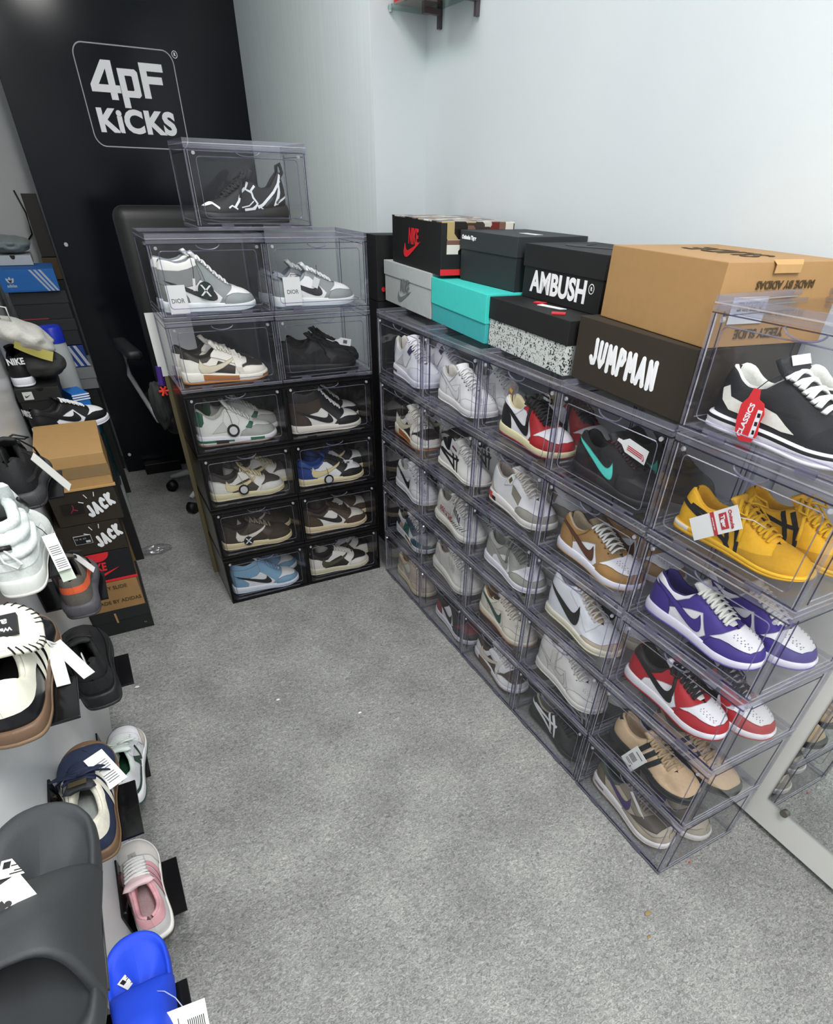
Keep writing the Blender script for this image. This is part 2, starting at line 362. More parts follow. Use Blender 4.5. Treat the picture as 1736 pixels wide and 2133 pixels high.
        def ring(p, z, off):
            w = OUT(p) * s.W; sg = .035 * L * max(0, (p - .72) / .28) ** 2
            if z <= s.of * s.zs(p) * L + 1e-6: pass
            wob = .0012 * math.sin(pp.index(p) * 2.1) if boost and off >= 0 else 0
            k = max(0, z / (s.zs(p) * L))
            return (p * L + (2 * p - 1) * (ex + off), w + (fl + off + wob) * min(1, OUT(p) * 2.2), z + sg * (1 - k))
        def wall(z0, z1, prof):
            gg = G()
            for sd in (-1, 1):
                gg.grid([[(lambda r: (r[0], sd * max(0, r[1]), r[2]))(ring(p, (z0(p) + (z1(p) - z0(p)) * k) * L, o)) for k, o in prof] for p in pp])
            return gg
        b = s.of
        bulge = .003 if boost or sp.get('sole') == 'chunky' else .0008
        gm = wall(lambda p: b * s.zs(p), lambda p: s.zs(p), [(0, -.0005), (.2, bulge * .6), (.5, bulge), (.8, bulge * .3), (.94, -.001), (1, -.004), (1, -.014)])
        mats = [mid]
        for (p0, p1, k0, k1, c) in sp.get('paint', []):
            mats.append(mat(c, .5, 'foam')); mi = len(mats) - 1
            nv = 7; nf = (len(pp) - 1) * (nv - 1)
            for sd in (0, 1):
                for i in range(len(pp) - 1):
                    for j in range(nv - 1):
                        kk = [0, .2, .5, .8, .94, 1, 1]
                        kc = (kk[j] + kk[j + 1]) / 2
                        if p0 <= (pp[i] + pp[i + 1]) / 2 <= p1 and k0 <= kc <= k1: gm.m[sd * nf + i * (nv - 1) + j] = mi
        parts.append(('midsole', gm.mesh('midsole', mats, smooth=True), None))
        go = wall(lambda p: 0, lambda p: b * s.zs(p), [(0, -.02), (0, -.004), (.25, .0004), (1, .0008), (1, -.004)])
        parts.append(('outsole', go.mesh('outsole', out, smooth=True), None))
        # lining: padded rim, inner wall and insole
        li = mat(sp.get('lining', sp['upper']), .8, 'cloth'); gl = G(); a0 = s.thr[0] + .03
        pl = [.012, .03, .05, .08] + [.08 + (a0 - .08) * i / 16 for i in range(1, 17)]
        ins = lambda p: (s.zs(p) + .012) * L
        for sd in (-1, 1):
            rows = []
            for p in pl:
                r = s.surf(p, 1, sd); y = abs(r[1]); rr = min(.0085, y * .8); x = r[0] + (.008 if p < .06 else 0) * (1 - p / .06)
                rows.append([(r[0], sd * y, r[2]), (r[0], sd * (y - rr * .15), r[2] + rr * .3), (x, sd * (y - rr * .55), r[2] + rr * .38), (x, sd * (y - rr * .95), r[2] + rr * .05), (x, sd * (y - rr), r[2] - rr),
                             (x + .002, sd * (y - rr) * 1.02, r[2] * .5 + ins(p) * .5), (x + .002, sd * max(.001, OUT(p) * s.W - .010) * .9, ins(p)), (x + .002, 0, ins(p) - .001)])
            gl.grid(rows, lambda i, j: 1 if j >= 6 else (2 if j < 4 else 0))
        gl.grid([[(p * L, k * max(.002, OUT(p) * s.W - .004), s.zs(p) * L - .0015 + (.0025 if p < .5 else 0)) for k in (-1, 0, 1)] for p in np.linspace(a0 - .02, .985, 14)], 1)
        parts.append(('lining', gl.mesh('lining', [li, mat(sp.get('insole', sp.get('lining', sp['upper'])), .8, 'cloth'), mat(sp.get('rim', sp.get('lining', sp['upper'])), .8, 'cloth')], smooth=True), None))
        # tongue
        a, bb = s.thr; th = sp.get('tongue_h', .06); tm = mat(sp.get('tongue', sp['upper']), .6, sp.get('tkind', kind))
        tw = sp.get('tongue_w', 1.0); gt = G(); cl = []
        for i in range(9):
            p = bb + .02 + (a - bb - .02) * i / 8; cl.append((p * L, (s.zt(p) + .002 + .010 * i / 8) * L, (s.go(p) * OUT(p) * s.W + .004) * (1 + (tw - 1) * i / 8)))
        p = a; dx = sp.get('tongue_dx', -.06)
        for k in (.35, .7, .92, 1.0):
            w = cl[8][2] * (1.0 + .25 * k) * tw if k < .95 else cl[8][2] * .9 * tw
            cl.append(((p + dx * k) * L, (s.zt(p) + .012 + th * k) * L, min(w, sp.get('tongue_max', .036))))
        rows = []
        for i, (x, z, w) in enumerate(cl):
            t = .0035 if i < 7 else .0055
            nx, nz = (.5, .87) if i < 9 else (.9, .43)
            rows.append([(x - nx * u * u * .006 + nx * k * t, w * u * (.985 if k < 0 else 1), z - nz * u * u * .007 + nz * k * t) for u, k in ((-1, 0), (-.8, 1), (-.4, 1.2), (0, 1.3), (.4, 1.2), (.8, 1), (1, 0), (.7, -1), (0, -1), (-.7, -1))])
        gt.grid(rows, cv=True); n0 = len(gt.v); gt.f.append(tuple(range(n0 - 10, n0))); gt.m.append(0)
        parts.append(('tongue', gt.mesh('tongue', tm, smooth=True), None))
        tl = sp.get('tongue_label')
        if tl:
            x, z, w = cl[10]; gg = G().box(-w * .55, w * .55, -.0006, .0006, -.008, .008)
            me = gg.mesh('tongue_label', mat(tl, .5, 'plain')); t0 = Vector((cl[11][0] - cl[9][0], 0, cl[11][1] - cl[9][1])).normalized(); n0 = Vector((t0.z, 0, -t0.x)); cn = Vector((x, 0, z)) + n0 * .0076
            me.transform(Matrix(((0, n0.x, t0.x, cn.x), (1, n0.y, t0.y, 0), (0, n0.z, t0.z, cn.z), (0, 0, 0, 1))))
            parts.append(('tongue_label', me, 'tongue'))
        # laces
        lc = sp.get('lace')
        if lc:
            gl = G(); n = sp.get('lace_n', 6); lr = sp.get('lace_r', .0040)
            for i in range(n):
                p0 = a + .006 + (bb - a - .02) * i / (n - 1); rows = []
                for q, dd in ((p0, .02), (p0 + .008, -.02)) if sp.get('cross', True) and i < n - 1 else ((p0, 0),):
                    pts = []
                    for u in (-1, -.85, -.5, 0, .5, .85, 1):
                        qq = q + dd * u * .8; hw = s.go(min(qq, bb - .03)) * OUT(qq) * s.W + .0105
                        pts.append((qq * L, u * hw, s.zt(qq) * L + (.0105 if dd >= 0 else .0125) - .0095 * abs(u) ** 2.2))
                    gl.tube(pts, lr, 6, flat=.5)
            if sp.get('bow', 0):
                p0 = a + .01; z0 = s.zt(p0) * L + .013
                for sd in (-1, 1):
                    gl.tube([(p0 * L, 0, z0), (p0 * L - .004, sd * .02, z0 + .010), (p0 * L + .012, sd * .045, z0 - .004), (p0 * L + .022, sd * .036, z0 - .010), (p0 * L + .008, sd * .012, z0), (p0 * L, 0, z0)], lr, 6, flat=.5)
                    gl.tube([(p0 * L, 0, z0), (p0 * L + .01, sd * .02, z0 - .002), (p0 * L + .03, sd * .046, z0 - .035), (p0 * L + .034, sd * .05, z0 - .055)], lr, 6, flat=.5)
            parts.append(('laces', gl.mesh('laces', mat(lc, .7, 'cloth'), smooth=True), None))
        # panels
        seams = G(); smats = []
        for i, (nm, col, poly) in enumerate(sp.get('panels', [])):
            g = G(); polys = POLY[nm] if poly is None else poly
            if polys and not isinstance(polys[0][0], (list, tuple)): polys = [polys]
            for q in polys: s.panel(g, q, .0011 + .00035 * i)
            if not g.f: continue
            if sp.get('seam'):
                smats.append(mat(darker(col, sp['seam']), .8, 'plain'))
                for q in polys: s.panel(seams, grow(q, .0055), .0009 + .00035 * i, len(smats) - 1)
            pk = sp.get('pkind', {}).get(nm, kind)
            parts.append((PART.get(nm, nm), g.mesh(nm, mat(col, .5 if pk == 'leather' else .85, pk), smooth=True, fix=False), None))
        if seams.f: parts.append(('seam_edging', seams.mesh('seam_edging', smats, smooth=True, fix=False), None))
        if sp.get('side_text'):
            tx, col, p0, z0, sz, spin = sp['side_text']; me = text_mesh(tx, sz, mat(col, .7, 'plain'), .0003); c, sn = math.cos(spin), math.sin(spin)
            for v in me.vertices:
                u, w = v.co.x * c - v.co.y * sn, v.co.x * sn + v.co.y * c; p = p0 + u / L; v.co = Vector(s.surf(p, s.tau(p, z0 + w / L), -1, .0016))
            parts.append(('lettering', me, None))
        if sp.get('eyelets'):
            g = G()
            for i in range(5):
                p = a + .02 + (bb - a - .05) * i / 4
                for sd in (-1, 1):
                    c = s.surf(p - .005, .93, sd, .0022); g.tube([c - np.array((0, sd * .0012, .0008)), c + np.array((0, sd * .0006, .0004))], .0021, 8)
            parts.append(('eyelets', g.mesh('eyelets', mat(sp['eyelets'], .4, 'plain')), None))
        if sp.get('perf'):
            g = G()
            for i in range(3):
                for j in range(5):
                    for sd in (-1, 1):
                        c = s.surf(.80 + .03 * j - .01 * (i % 2), .87 + .04 * i, sd, .0032); g.tube([c - np.array((0, 0, .0012)), c + np.array((0, 0, .0002))], .0013, 6)
            parts.append(('perforations', g.mesh('perforations', mat(sp['perf'], .8, 'plain')), None))
        if sp.get('strap'):
            g = G(); q = sp['strap_p']; rows = []
            for dp in (-.035, .035):
                rows.append([s.surf(q + dp + .05 * (1 - t), t, -1, .006 if t > .3 else .003) for t in (.25, .45, .65, .8, .92)] + [np.array(((q + dp) * L, 0, s.zt(q) * L + .016))] + [s.surf(q + dp + .05 * (1 - t), t, 1, .006 if t > .3 else .003) for t in (.92, .8, .65, .45, .25)])
            g.grid([rows[0], rows[1], [r - np.array((0, 0, .003)) for r in rows[1]], [r - np.array((0, 0, .003)) for r in rows[0]]], cu=True)
            parts.append(('ankle_strap', g.mesh('strap', mat(sp['strap'], .5, 'leather'), smooth=False), None))
        if sp.get('pull'):
            x, _, z = s.surf(.01, .96, 1); g = G()
            g.tube([(x + .004, 0, z - .006), (x - .010, 0, z + .012), (x - .004, 0, z + .032), (x + .008, 0, z + .026), (x + .010, 0, z + .002)], .006, 6, flat=.25, up=(0, 1, 0))
            parts.append(('pull_tab', g.mesh('pull_tab', mat(sp['pull'], .7, 'cloth'), smooth=True), None))
        s.parts = parts; return s
_P = {}
def proto(key):
    if key not in _P: _P[key] = Shoe(SHOES[key]).build()
    return _P[key]
def sneaker(key, label, loc, rotz, group, cat='sneaker', name='sneaker', rot=None):
    s = proto(key); t = thing(name, label, cat, loc, rotz, group, rot); made = {}
    for n, me, par in s.parts: made[n] = link(n, me, made[par] if par else t)
    return t
# ------------------------------------------------------------------ the sneakers' designs
SW = swoosh(.03, .56, .103, .225, .085)
BIGREV = [(.57, .335), (.44, .255), (.34, .205), (.22, .165), (.12, .15), (.075, .17), (.06, .22), (.08, .29), (.12, .24), (.18, .222), (.26, .228), (.36, .25), (.47, .29)]  # reversed logo: hook at the heel
BIGREV = [(x + .12, z - .035) for x, z in BIGREV]
TIGER = [band([(-.02, .235), (.16, .175), (.32, .13), (.43, .09), (.49, .05)], .03), band([(.10, .215), (.25, .185), (.40, .175), (.53, .185)], .026),
         band([(.33, .265), (.40, .19), (.45, .11), (.465, .04)], .032), band([(.41, .265), (.49, .18), (.535, .10), (.55, .04)], .032)]
TRI = [band([(.335 + .085 * i + .10, .275 - .02 * i), (.335 + .085 * i, .04)], .034) for i in range(3)]
TRI = [band([(.325 + .085 * i + .12, .275 - .02 * i), (.325 + .085 * i, .04)], .050) for i in range(3)]
def dunk(upper, heel, eye, toe, sw, collar=None, box=None, mid='#e8e9f0', out=None, lace='#d9dcd8', top='low', **k):
    pn = []
    base = upper
    if eye and eye != upper:
        base = eye; pn.append(('quarter_aj' if k.pop('aj', 0) else 'quarter', upper, None))
        if heel == eye: heel = None
        eye = None
    if box: pn.append(('toe_box', box, None))
    if heel: pn.append(('heel', heel, None))
    if top == 'high' and k.get('ankle'): pn.append(('ankle', k['ankle'], None))
    if collar: pn.append(('collar_hi' if top == 'high' else 'collar', collar, None))
    if eye: pn.append(('eyestay', eye, None))
    if toe: pn.append(('toe_cap', toe, None))
    if sw: pn.append(('logo', sw, k.get('swpoly', SW)))
    d = dict(seam=.74, upper=base, panels=pn, midsole=mid, outsole=out or mid, lace=lace, top=top)
    d.update({a: b for a, b in k.items() if a not in ('ankle', 'swpoly')}); return d
AF = dict(eyelets='#77736c', perf='#8b8d90')
CREAM = '#dccfa6'
SHOES = {
 # left stack, bottom row upwards
 'ice_high': dunk('#e4e6ea', '#7ea6c4', '#7ea6c4', '#7ea6c4', '#1c1f24', '#7ea6c4', '#e6e8ea', mid='#e9eef6', out='#b9cbe2', lace='#7b9fbd', top='high', ankle='#7ea6c4', lining='#23282e', tongue='#dfe2e6', tweak={i: -.04 for i in range(7)}, aj=1),
 'olive_low': dunk('#201f1e', '#e6e3dc', '#e6e3dc', '#e6e3dc', '#4c4b36', '#1b1a19', '#1e1d1c', mid='#ded8bd', lace='#e3e2dc', swpoly=BIGREV, lining='#1a1a1a', tongue='#1d1c1b'),
 'mocha_low': dunk('#3a3027', '#3b3128', '#423629', '#42362a', '#e2ddd2', '#33291f', '#3d3228', mid='#e0d2a6', lace='#8a7e6c', swpoly=BIGREV, kind='suede', lining='#2a2320', lace_n=5),
 'mocha_white': dunk('#e6e4de', '#4c3b2b', '#4b3a2a', '#4d3c2c', '#17150f', '#4a392a', '#dfdcd4', mid='#e3d2ae', lace='#3c2f24', lining='#2b2420', pkind=dict(heel='suede', eyestay='suede', toe_cap='suede', collar='suede'), eyelets=None, aj=1),
 'grey_cream': dunk('#47423c', '#e2e0da', '#e3e1da', '#dedcd6', '#ddd0a2', '#45403a', '#48433c', mid='#e0d6ac', lace='#d9cba0', swpoly=BIGREV, lining='#35312c', tongue='#4a443d', bow=1, kind='suede'),
 'blue_toe': dunk('#e8e8e8', '#1f3f86', '#1a1a1c', '#19191b', '#ded0a0', '#1f4387', '#e6e6e6', mid='#e3d6ac', lace='#1c1c1e', swpoly=BIGREV, lining='#1d3d80', tongue='#1d3a78', aj=1),
 'pine_four': dict(seam=.8, upper='#e3e4de', top='four', sole='air', midsole='#e6e7ea', outsole='#8d6b4f', paint=[(0, .42, .15, .62, '#1f6a45'), (.62, .8, .2, .7, '#1f6a45'), (.2, .36, .0, .35, '#20242a')], lace='#dfe0d8', lining='#d7d6ce', tongue='#dfe0d9', tongue_h=.10,
   panels=[('mudguard', '#a9aaa6', [(.48, .05), (.54, .15), (.62, .19), (.74, .205), (.84, .185), (.93, .17), (1.05, .2), (1.05, .02), (.5, .02)]), ('window', '#c9cac4', None), ('wing', '#e6e7e1', None), ('heel_tab', '#1d5c40', None), ('eyelets_panel', '#1d5c40', [(.60, .20), (.66, .25), (.70, .235), (.66, .185)])]),
 'dark_mocha_high': dunk('#e8e7e3', '#463a30', '#17171a', '#17171a', '#18181b', '#1a1918', '#e4e3df', mid='#eae5d9', out='#e4ddca', lace='#e5e4df', top='high', ankle='#40352c', lining='#1a1a1a', tongue='#1a1a1a', pkind=dict(heel='suede', ankle='suede'), aj=1),
 'jack_gum': dict(seam=.75, upper='#e9e6da', top='low', sole='air', midsole='#eae7da', outsole='#b5763c', paint=[(.22, .62, .1, .7, '#a86a31'), (.9, 1, 0, .6, '#a8703c')], lace='#e6e2d4', lining='#26211c', tongue='#e4e1d6', tongue_h=.07, strap='#e2dfd4', strap_p=.62,
   panels=[('collar', '#2b2620', None), ('side_panel', '#2c261f', [(.34, .13), (.42, .235), (.60, .17), (.58, .10)]), ('toe_box', '#2a241e', None), ('toe_cap', '#e9e5d9', None), ('lace_stay', '#e8e5db', None), ('logo', '#d5cbb2', BIGREV)]),
 'all_black_low': dunk('#19191a', '#161617', '#1b1b1c', '#171718', '#1d1d1e', '#151516', None, mid='#161617', lace='#1a1a1b', lining='#131314', kind='suede', bow=1),
 'grey_high': dunk('#e7e8e6', '#7f8382', '#8b9190', '#989d9d', '#23262a', '#e4e4de', '#e9e9e6', mid='#e2e8ea', out='#b9c6cf', lace='#e6e7e5', top='high', ankle='#7d807f', lining='#83898e', tongue='#e3e4e2', tweak={i: -.03 for i in range(7)}, aj=1),
 'grey_low': dunk('#e7e8e7', '#8a908f', '#8e9493', '#969b9b', '#23262a', '#8b9196', '#e9e9e7', mid='#e0e6e6', out='#aebdca', lace='#dfe1e0', lining='#6c7480', tongue='#dcdfdf', aj=1),
 'track_runner': dict(upper='#141416', top='knit', sole='chunky', midsole='#1d1e21', outsole='#222327', flare=.007, lace='#101011', lace_n=8, lace_r=.0048, bow=1, lining='#0e0e0f', pull='#151517', tongue_h=.08, kind='knit', tweak={0: .05, 1: .06, 2: .03},
   panels=[('line_pattern', '#e5e8ec', [band([(.04, .43), (.08, .36), (.09, .28), (.135, .17)], .022), band([(.06, .38), (.15, .28), (.30, .17), (.36, .145)], .020, .028), band([(.09, .31), (.12, .24), (.17, .16)], .012), band([(.02, .24), (.10, .20), (.16, .17)], .018), band([(.36, .33), (.41, .29), (.40, .23), (.36, .18), (.40, .135), (.52, .125)], .022), band([(.43, .36), (.47, .30), (.41, .275)], .022), band([(.47, .31), (.53, .27), (.57, .20), (.63, .145)], .022), band([(.40, .20), (.46, .16), (.55, .145)], .010), band([(.60, .13), (.66, .16), (.70, .14)], .014), band([(.80, .135), (.86, .18), (.94, .16)], .020), band([(.30, .13), (.37, .17), (.42, .14)], .012)]), ('grey_mesh', '#4d5156', [band([(.17, .235), (.27, .16)], .02), band([(.10, .22), (.14, .18)], .02)])]),
 # right wall, five columns
 'sand_low': dunk('#e0dbd2', '#c9b9a6', '#c4b3a1', '#c3b2a1', '#b9a896', '#cdbca9', '#c8baab', mid='#e2d6b4', lace='#d8c9b4', lining='#d6b98e', aj=1),
 'multi_low': dict(seam=.7, upper='#d9dbdb', midsole='#dfe2e4', outsole='#c9cfd2', sole='air', lace='#c9c4be', lining='#2c3038', paint=[(.4, .7, .2, .7, '#7a4a28')],
   panels=[('heel', '#26364a', None), ('side_panel', '#2f6b5c', [(.30, .10), (.34, .25), (.48, .25), (.52, .10)]), ('patch', '#b99a92', [(.16, .1), (.2, .2), (.29, .2), (.3, .1)]), ('lace_stay', '#36475c', None), ('toe_cap', '#2d5465', None), ('toe_box', '#a9aaab', None)]),
 'white_black_swoosh': dunk('#e6e7e8', '#e4e5e6', '#e5e6e7', '#e4e5e6', '#15171a', None, None, mid='#e9eaec', lace='#e2e3e4', lining='#dcdddd', **AF),
 'white_four': dict(seam=.8, upper='#e8e9ee', top='four', sole='air', midsole='#e6e7f2', outsole='#d9dbe6', lace='#e4e5e8', lining='#c9c6c0', paint=[(.05, .2, .25, .5, '#4b3f3d')],
   panels=[('mudguard', '#dfe1ea', [(.48, .05), (.54, .15), (.62, .19), (.74, .205), (.84, .185), (.93, .17), (1.05, .2), (1.05, .02), (.5, .02)]), ('window', '#c3c4ca', None), ('wing', '#e3e4e8', None), ('heel_tab', '#dddee2', None), ('eyelets_panel', '#3d2c55', [(.44, .33), (.47, .40), (.53, .36), (.50, .30)])]),
 'bred_toe_low': dunk('#e6e5ea', '#8b2733', '#1c1b1d', '#1d1c1e', '#17161a', '#1a191b', '#7a2430', mid='#e3e2ee', lace='#1b1a1c', lining='#1b1a1c', tongue='#1b1a1c', aj=1),
 'foam_knit': dict(seam=.85, upper='#d6d5ce', top='knit', sole='chunky', midsole='#d5d4cc', outsole='#cfcec6', flare=.006, kind='knit', lining='#bfb8aa', lace='#d0cfc8', W=.054, panels=[('fold', '#cbcac2', [band([(.05, .36), (.2, .24), (.28, .1)], .03), band([(.42, .33), (.5, .24)], .012), band([(.5, .3), (.57, .22)], .012), band([(.57, .27), (.63, .20)], .012)])]),
 'zebra_knit': dict(upper='#dcdcd6', top='knit', sole='boost', midsole='#e4e3d8', outsole='#d6d2c2', kind='knit', lining='#b9b6aa', lace='#cfcdc4', pull='#d8d7d0', bow=1, side_text=('SPLY-350', '#b5383c', .34, .185, .026, 3.0),
   panels=[('stripes', '#26272a', [band([(.44 + .05 * i, .34 - .025 * i), (.50 + .05 * i, .27 - .022 * i), (.53 + .05 * i, .255 - .02 * i)], .013, .005) for i in range(5)] + [band([(.5 + .05 * i, .13 + .006 * (i % 2)), (.56 + .05 * i, .17)], .012, .004) for i in range(7)] + [band([(.2, .2), (.42, .13)], .006)])]),
 'white_tiger': dict(upper='#e6e5df', top='thin', sole='thin', midsole='#e8e6de', outsole='#e2dfd2', W=.048, lace='#e6e5e0', lining='#191a1c', tongue='#e3e2dc', panels=[('stripes', '#191a1d', TIGER), ('heel_tab', '#191a1d', None)]),
 'triple_white': dunk('#e6e6e6', '#e3e3e3', '#e5e5e5', '#e4e4e4', '#dcdcdd', '#e2e2e2', None, mid='#e4e2e2', lace='#e6e6e4', lining='#c6c3bd', **AF),
 'jack_brown': dict(seam=.75, upper='#e6e5e6', top='low', sole='air', midsole='#e6e5ea', outsole='#5a4334', paint=[(.18, .5, .0, .75, '#6b4a35')], lace='#d5d3cf', lining='#33241e', tongue='#e2e0dc', strap='#dddbd6', strap_p=.60,
   panels=[('collar', '#3a2a22', None), ('side_panel', '#40332a', [(.30, .14), (.40, .24), (.62, .17), (.60, .10)]), ('toe_box', '#463a30', None), ('toe_cap', '#e6e5e6', None), ('lace_stay', '#e6e6e6', None), ('logo', '#d9d2c0', BIGREV)]),
 'cream_green': dunk('#e2ddcd', '#dfdacb', '#e1dccd', '#dfdaca', '#1d5044', '#e3decf', None, mid='#e4ddc8', out='#b06a3c', lace='#ddd7c6', lining='#8d6a35', tongue='#cfcabd', **AF),
 'grey_dunk': dunk('#eaebec', '#a3a39b', '#a3a39b', '#a3a39a', '#a5a59d', '#a8a8a0', '#e8e8ea', mid='#e9e9f1', out='#dcdce4', lace='#6d706d', lining='#9a9c96', tongue='#8d8e88', bow=1, perf='#b9babd'),
 'cement_three': dict(seam=.78, upper='#e5e6e6', top='four', sole='air', midsole='#e4e2dd', outsole='#cfc9bd', lace='#d3cec3', lining='#a99f94', tongue='#d9d9d4', tweak={0: -.03, 1: -.04, 2: -.03, 5: -.02, 6: -.03, 7: -.03}, paint=[(0, .13, .1, .75, '#d8453a'), (.13, .2, .1, .6, '#1d1d1f')],
   panels=[('heel', '#cfc9bb', [(-.05, .02), (-.05, .26), (.05, .25), (.12, .15), (.22, .12), (.22, .02)]), ('lace_stay', '#8d887b', [(.46, .22), (.44, .30), (.62, .24), (.62, .17)]), ('wing', '#e7e8e8', [(.30, .26), (.34, .40), (.43, .41), (.42, .30)]), ('toe_cap', '#9a988f', [(.58, .02), (.60, .13), (.66, .165), (.78, .168), (.88, .155), (.945, .145), (1.05, .2), (1.05, .02)]), ('logo', '#6e5a28', [(.36, .33), (.38, .36), (.405, .34), (.385, .31)])]),
 'trophy_red': dunk('#e8e8ec', '#121216', '#a81f26', '#a81f26', '#111114', '#e6e6ea', '#e6e4e6', mid='#e6deb2', out='#8b2530', lace='#151314', lace_n=8, lace_r=.0042, bow=1, lining='#d9cfae', tongue='#151315', aj=1),
 'black_tiger': dict(upper='#191a1c', top='thin', sole='thin', midsole='#18191b', outsole='#151618', W=.048, lace='#17181a', lining='#8f8b80', tongue='#1a1b1d', tongue_h=.03, panels=[('stripes', '#dfe1e4', TIGER)]),
 'strap_mid_white': dunk('#dcdbd7', '#d9d8d4', '#dbdad6', '#dad9d5', '#d0cfca', '#d8d7d3', None, mid='#dddcd6', lace='#d3d1ca', top='mid', lining='#b3aea4', strap='#cfcdc6', strap_p=.30, perf='#b0afaa', eyelets='#8a8169'),
 'blazer_mid': dict(seam=.82, upper='#e6e9ee', top='mid', sole='slab', midsole='#dedbc6', outsole='#d5cfb4', lace='#cfcac0', lining='#cfd2d6', tongue='#b9a78c', tongue_h=.05, tweak={0: .02, 1: .03, 2: .02, 3: .0},
   panels=[('toe_cap', '#c9bba6', [(.62, .02), (.66, .11), (.74, .125), (.9, .13), (1.05, .2), (1.05, .02)]), ('lace_stay', '#e4e7ec', [(.34, .40), (.40, .7), (.5, .7), (.70, .36), (.74, .22), (.70, .17), (.64, .2), (.5, .3)]), ('logo', '#1c1b19', swoosh(.02, .55, .12, .33, .03))]),
 'tan_force': dunk('#e6e7ea', '#a37c48', '#9f7a48', '#a17b48', '#5b3520', '#a07945', '#e6e6e9', mid='#e5e4ee', out='#a88253', lace='#d2d4d0', lining='#b5a48c', tongue='#74684c', bow=0, pkind=dict(heel='suede', eyestay='suede', toe_cap='suede', collar='suede'), perf='#a9aaae', eyelets='#5b4a30'),
 'tiffany_black': dunk('#1b1a1c', '#19181a', '#1b1a1c', '#1c1b1d', '#4fc9bb', '#171618', None, mid='#222123', out='#1d1c1e', lace='#2e181d', lining='#111012', kind='suede'),
 'air_window': dict(seam=.7, upper='#b3a998', top='low', sole='air', midsole='#e4e1e2', outsole='#cdbfae', lace='#77706a', lining='#262a3a', tongue='#5d564c', paint=[(.08, .22, .25, .6, '#8b8088')],
   panels=[('heel', '#6b6150', [(-.05, .2), (-.05, .33), (.09, .31), (.16, .22), (.2, .15), (.10, .15)]), ('collar', '#4c5a4c', None), ('lace_stay', '#7d7565', None), ('mudguard', '#aaa08f', [(.46, .02), (.50, .12), (.62, .15), (.76, .145), (.9, .13), (1.05, .18), (1.05, .02)]), ('toe_box', '#4a443b', [(.60, .155), (.70, .2), (.76, .235), (.76, .4), (.9, .4), (.9, .17), (.78, .165)]), ('logo', '#3f3168', swoosh(.16, .56, .14, .27))]),
 'tan_stripes': dict(upper='#cbb08e', top='thin', sole='slab', midsole='#202523', outsole='#1b1f1e', W=.05, lace='#ae9877', lining='#b79f80', tongue='#c5aa88', kind='suede', bow=0, panels=[('heel_tab', '#22282a', None), ('stripes', '#1d2425', TRI), ('toe_box', '#c7ac8b', [(.62, .02), (.64, .11), (.72, .16), (.76, .2), (.76, .4), (1.05, .4), (1.05, .02)])]),
 'chicago_dunk': dunk('#e9e9ec', '#ad1d28', '#ad1d28', '#b01e29', '#17161a', '#1f1a19', '#e8e8ea', mid='#eae9ee', out='#a3202c', lace='#19181a', lace_n=7, bow=1, lining='#211c1b', tongue='#dddcd8', tongue_label='#a32430', perf='#a8a8ab'),
 'purple_dunk': dunk('#e6e6ea', '#3f2f86', '#402f86', '#3e2e84', '#402f88', '#e4e4ea', '#e6e6ea', mid='#e6e4f4', out='#5a4c9c', lace='#d8dbd2', lining='#2b1f66', tongue='#c9cac6', lace_n=7, perf='#9c9ca0'),
 'yellow_tiger': dict(upper='#e8b01e', top='thin', sole='thin', midsole='#e6b52a', outsole='#d9a520', W=.048, lace='#dba915', lining='#dba322', insole='#8f7a4a', tongue='#e0a82c', bow=1, paint=[(0, .16, .0, .9, '#e9e6da')], kind='suede',
   panels=[('toe_cap', '#c4921c', [(.52, .02), (.56, .09), (.68, .105), (.78, .125), (.74, .17), (.80, .4), (1.05, .4), (1.05, .02)]), ('stripes', '#16171a', TIGER)]),
 'skate_black': dict(upper='#17181b', top='low', sole='slab', tongue_max=.05, midsole='#e4e3ea', outsole='#dcdbe2', L=.30, W=.055, flare=.006, lace='#e6e8e4', lace_r=.0062, lace_n=5, lining='#d5d6d0', tongue='#17181b', tongue_w=1.3, tongue_h=.09, tongue_label='#dcdcdc', kind='suede', paint=[(.02, .98, .62, .76, '#17181b')],
   panels=[('toe_cap', '#1b1c1f', [(.72, .02), (.74, .15), (.79, .2), (.80, .4), (1.05, .4), (1.05, .02)]), ('logo', '#dddcd2', [(.06, .23), (.10, .255), (.14, .20), (.24, .185), (.36, .20), (.47, .185), (.56, .15), (.64, .125), (.55, .115), (.42, .12), (.28, .125), (.16, .13), (.09, .17)])]),
 # on the left display wall
 'black_ribbed': dict(upper='#1b1b1d', top='knit', sole='boost', midsole='#3b3b3d', outsole='#333335', flare=.008, kind='knit', lace='#161617', lining='#0d0d0e', bow=1, pull='#1a1a1b', panels=[('stripe', '#2a2a2c', [band([(.02, .22), (.4, .17), (.7, .15)], .03)])]),
 'beluga': dict(upper='#6c665f', top='knit', sole='boost', midsole='#56555a', outsole='#4c4b50', flare=.008, kind='knit', lace='#28282a', lining='#1e1e1f', bow=1, panels=[('stripe', '#f0693f', [band([(-.03, .285), (.1, .27), (.3, .2), (.7, .15)], .06)])]),
 'puffy_white': dict(seam=.86, upper='#dfe5e2', top='mid', sole='cup', midsole='#dee1dc', outsole='#d8d8d2', W=.057, flare=.0002, kind='cloth', lining='#d3dad7', tongue='#dfe6e6', tongue_h=.10, tongue_w=1.5, L=.30, panels=[('quilted_band', '#e6ecea', [band([(-.05, .30), (.2, .28), (.45, .24)], .07), band([(-.05, .385), (.2, .355), (.40, .34)], .06), band([(-.05, .21), (.3, .18), (.6, .16)], .05)])]),
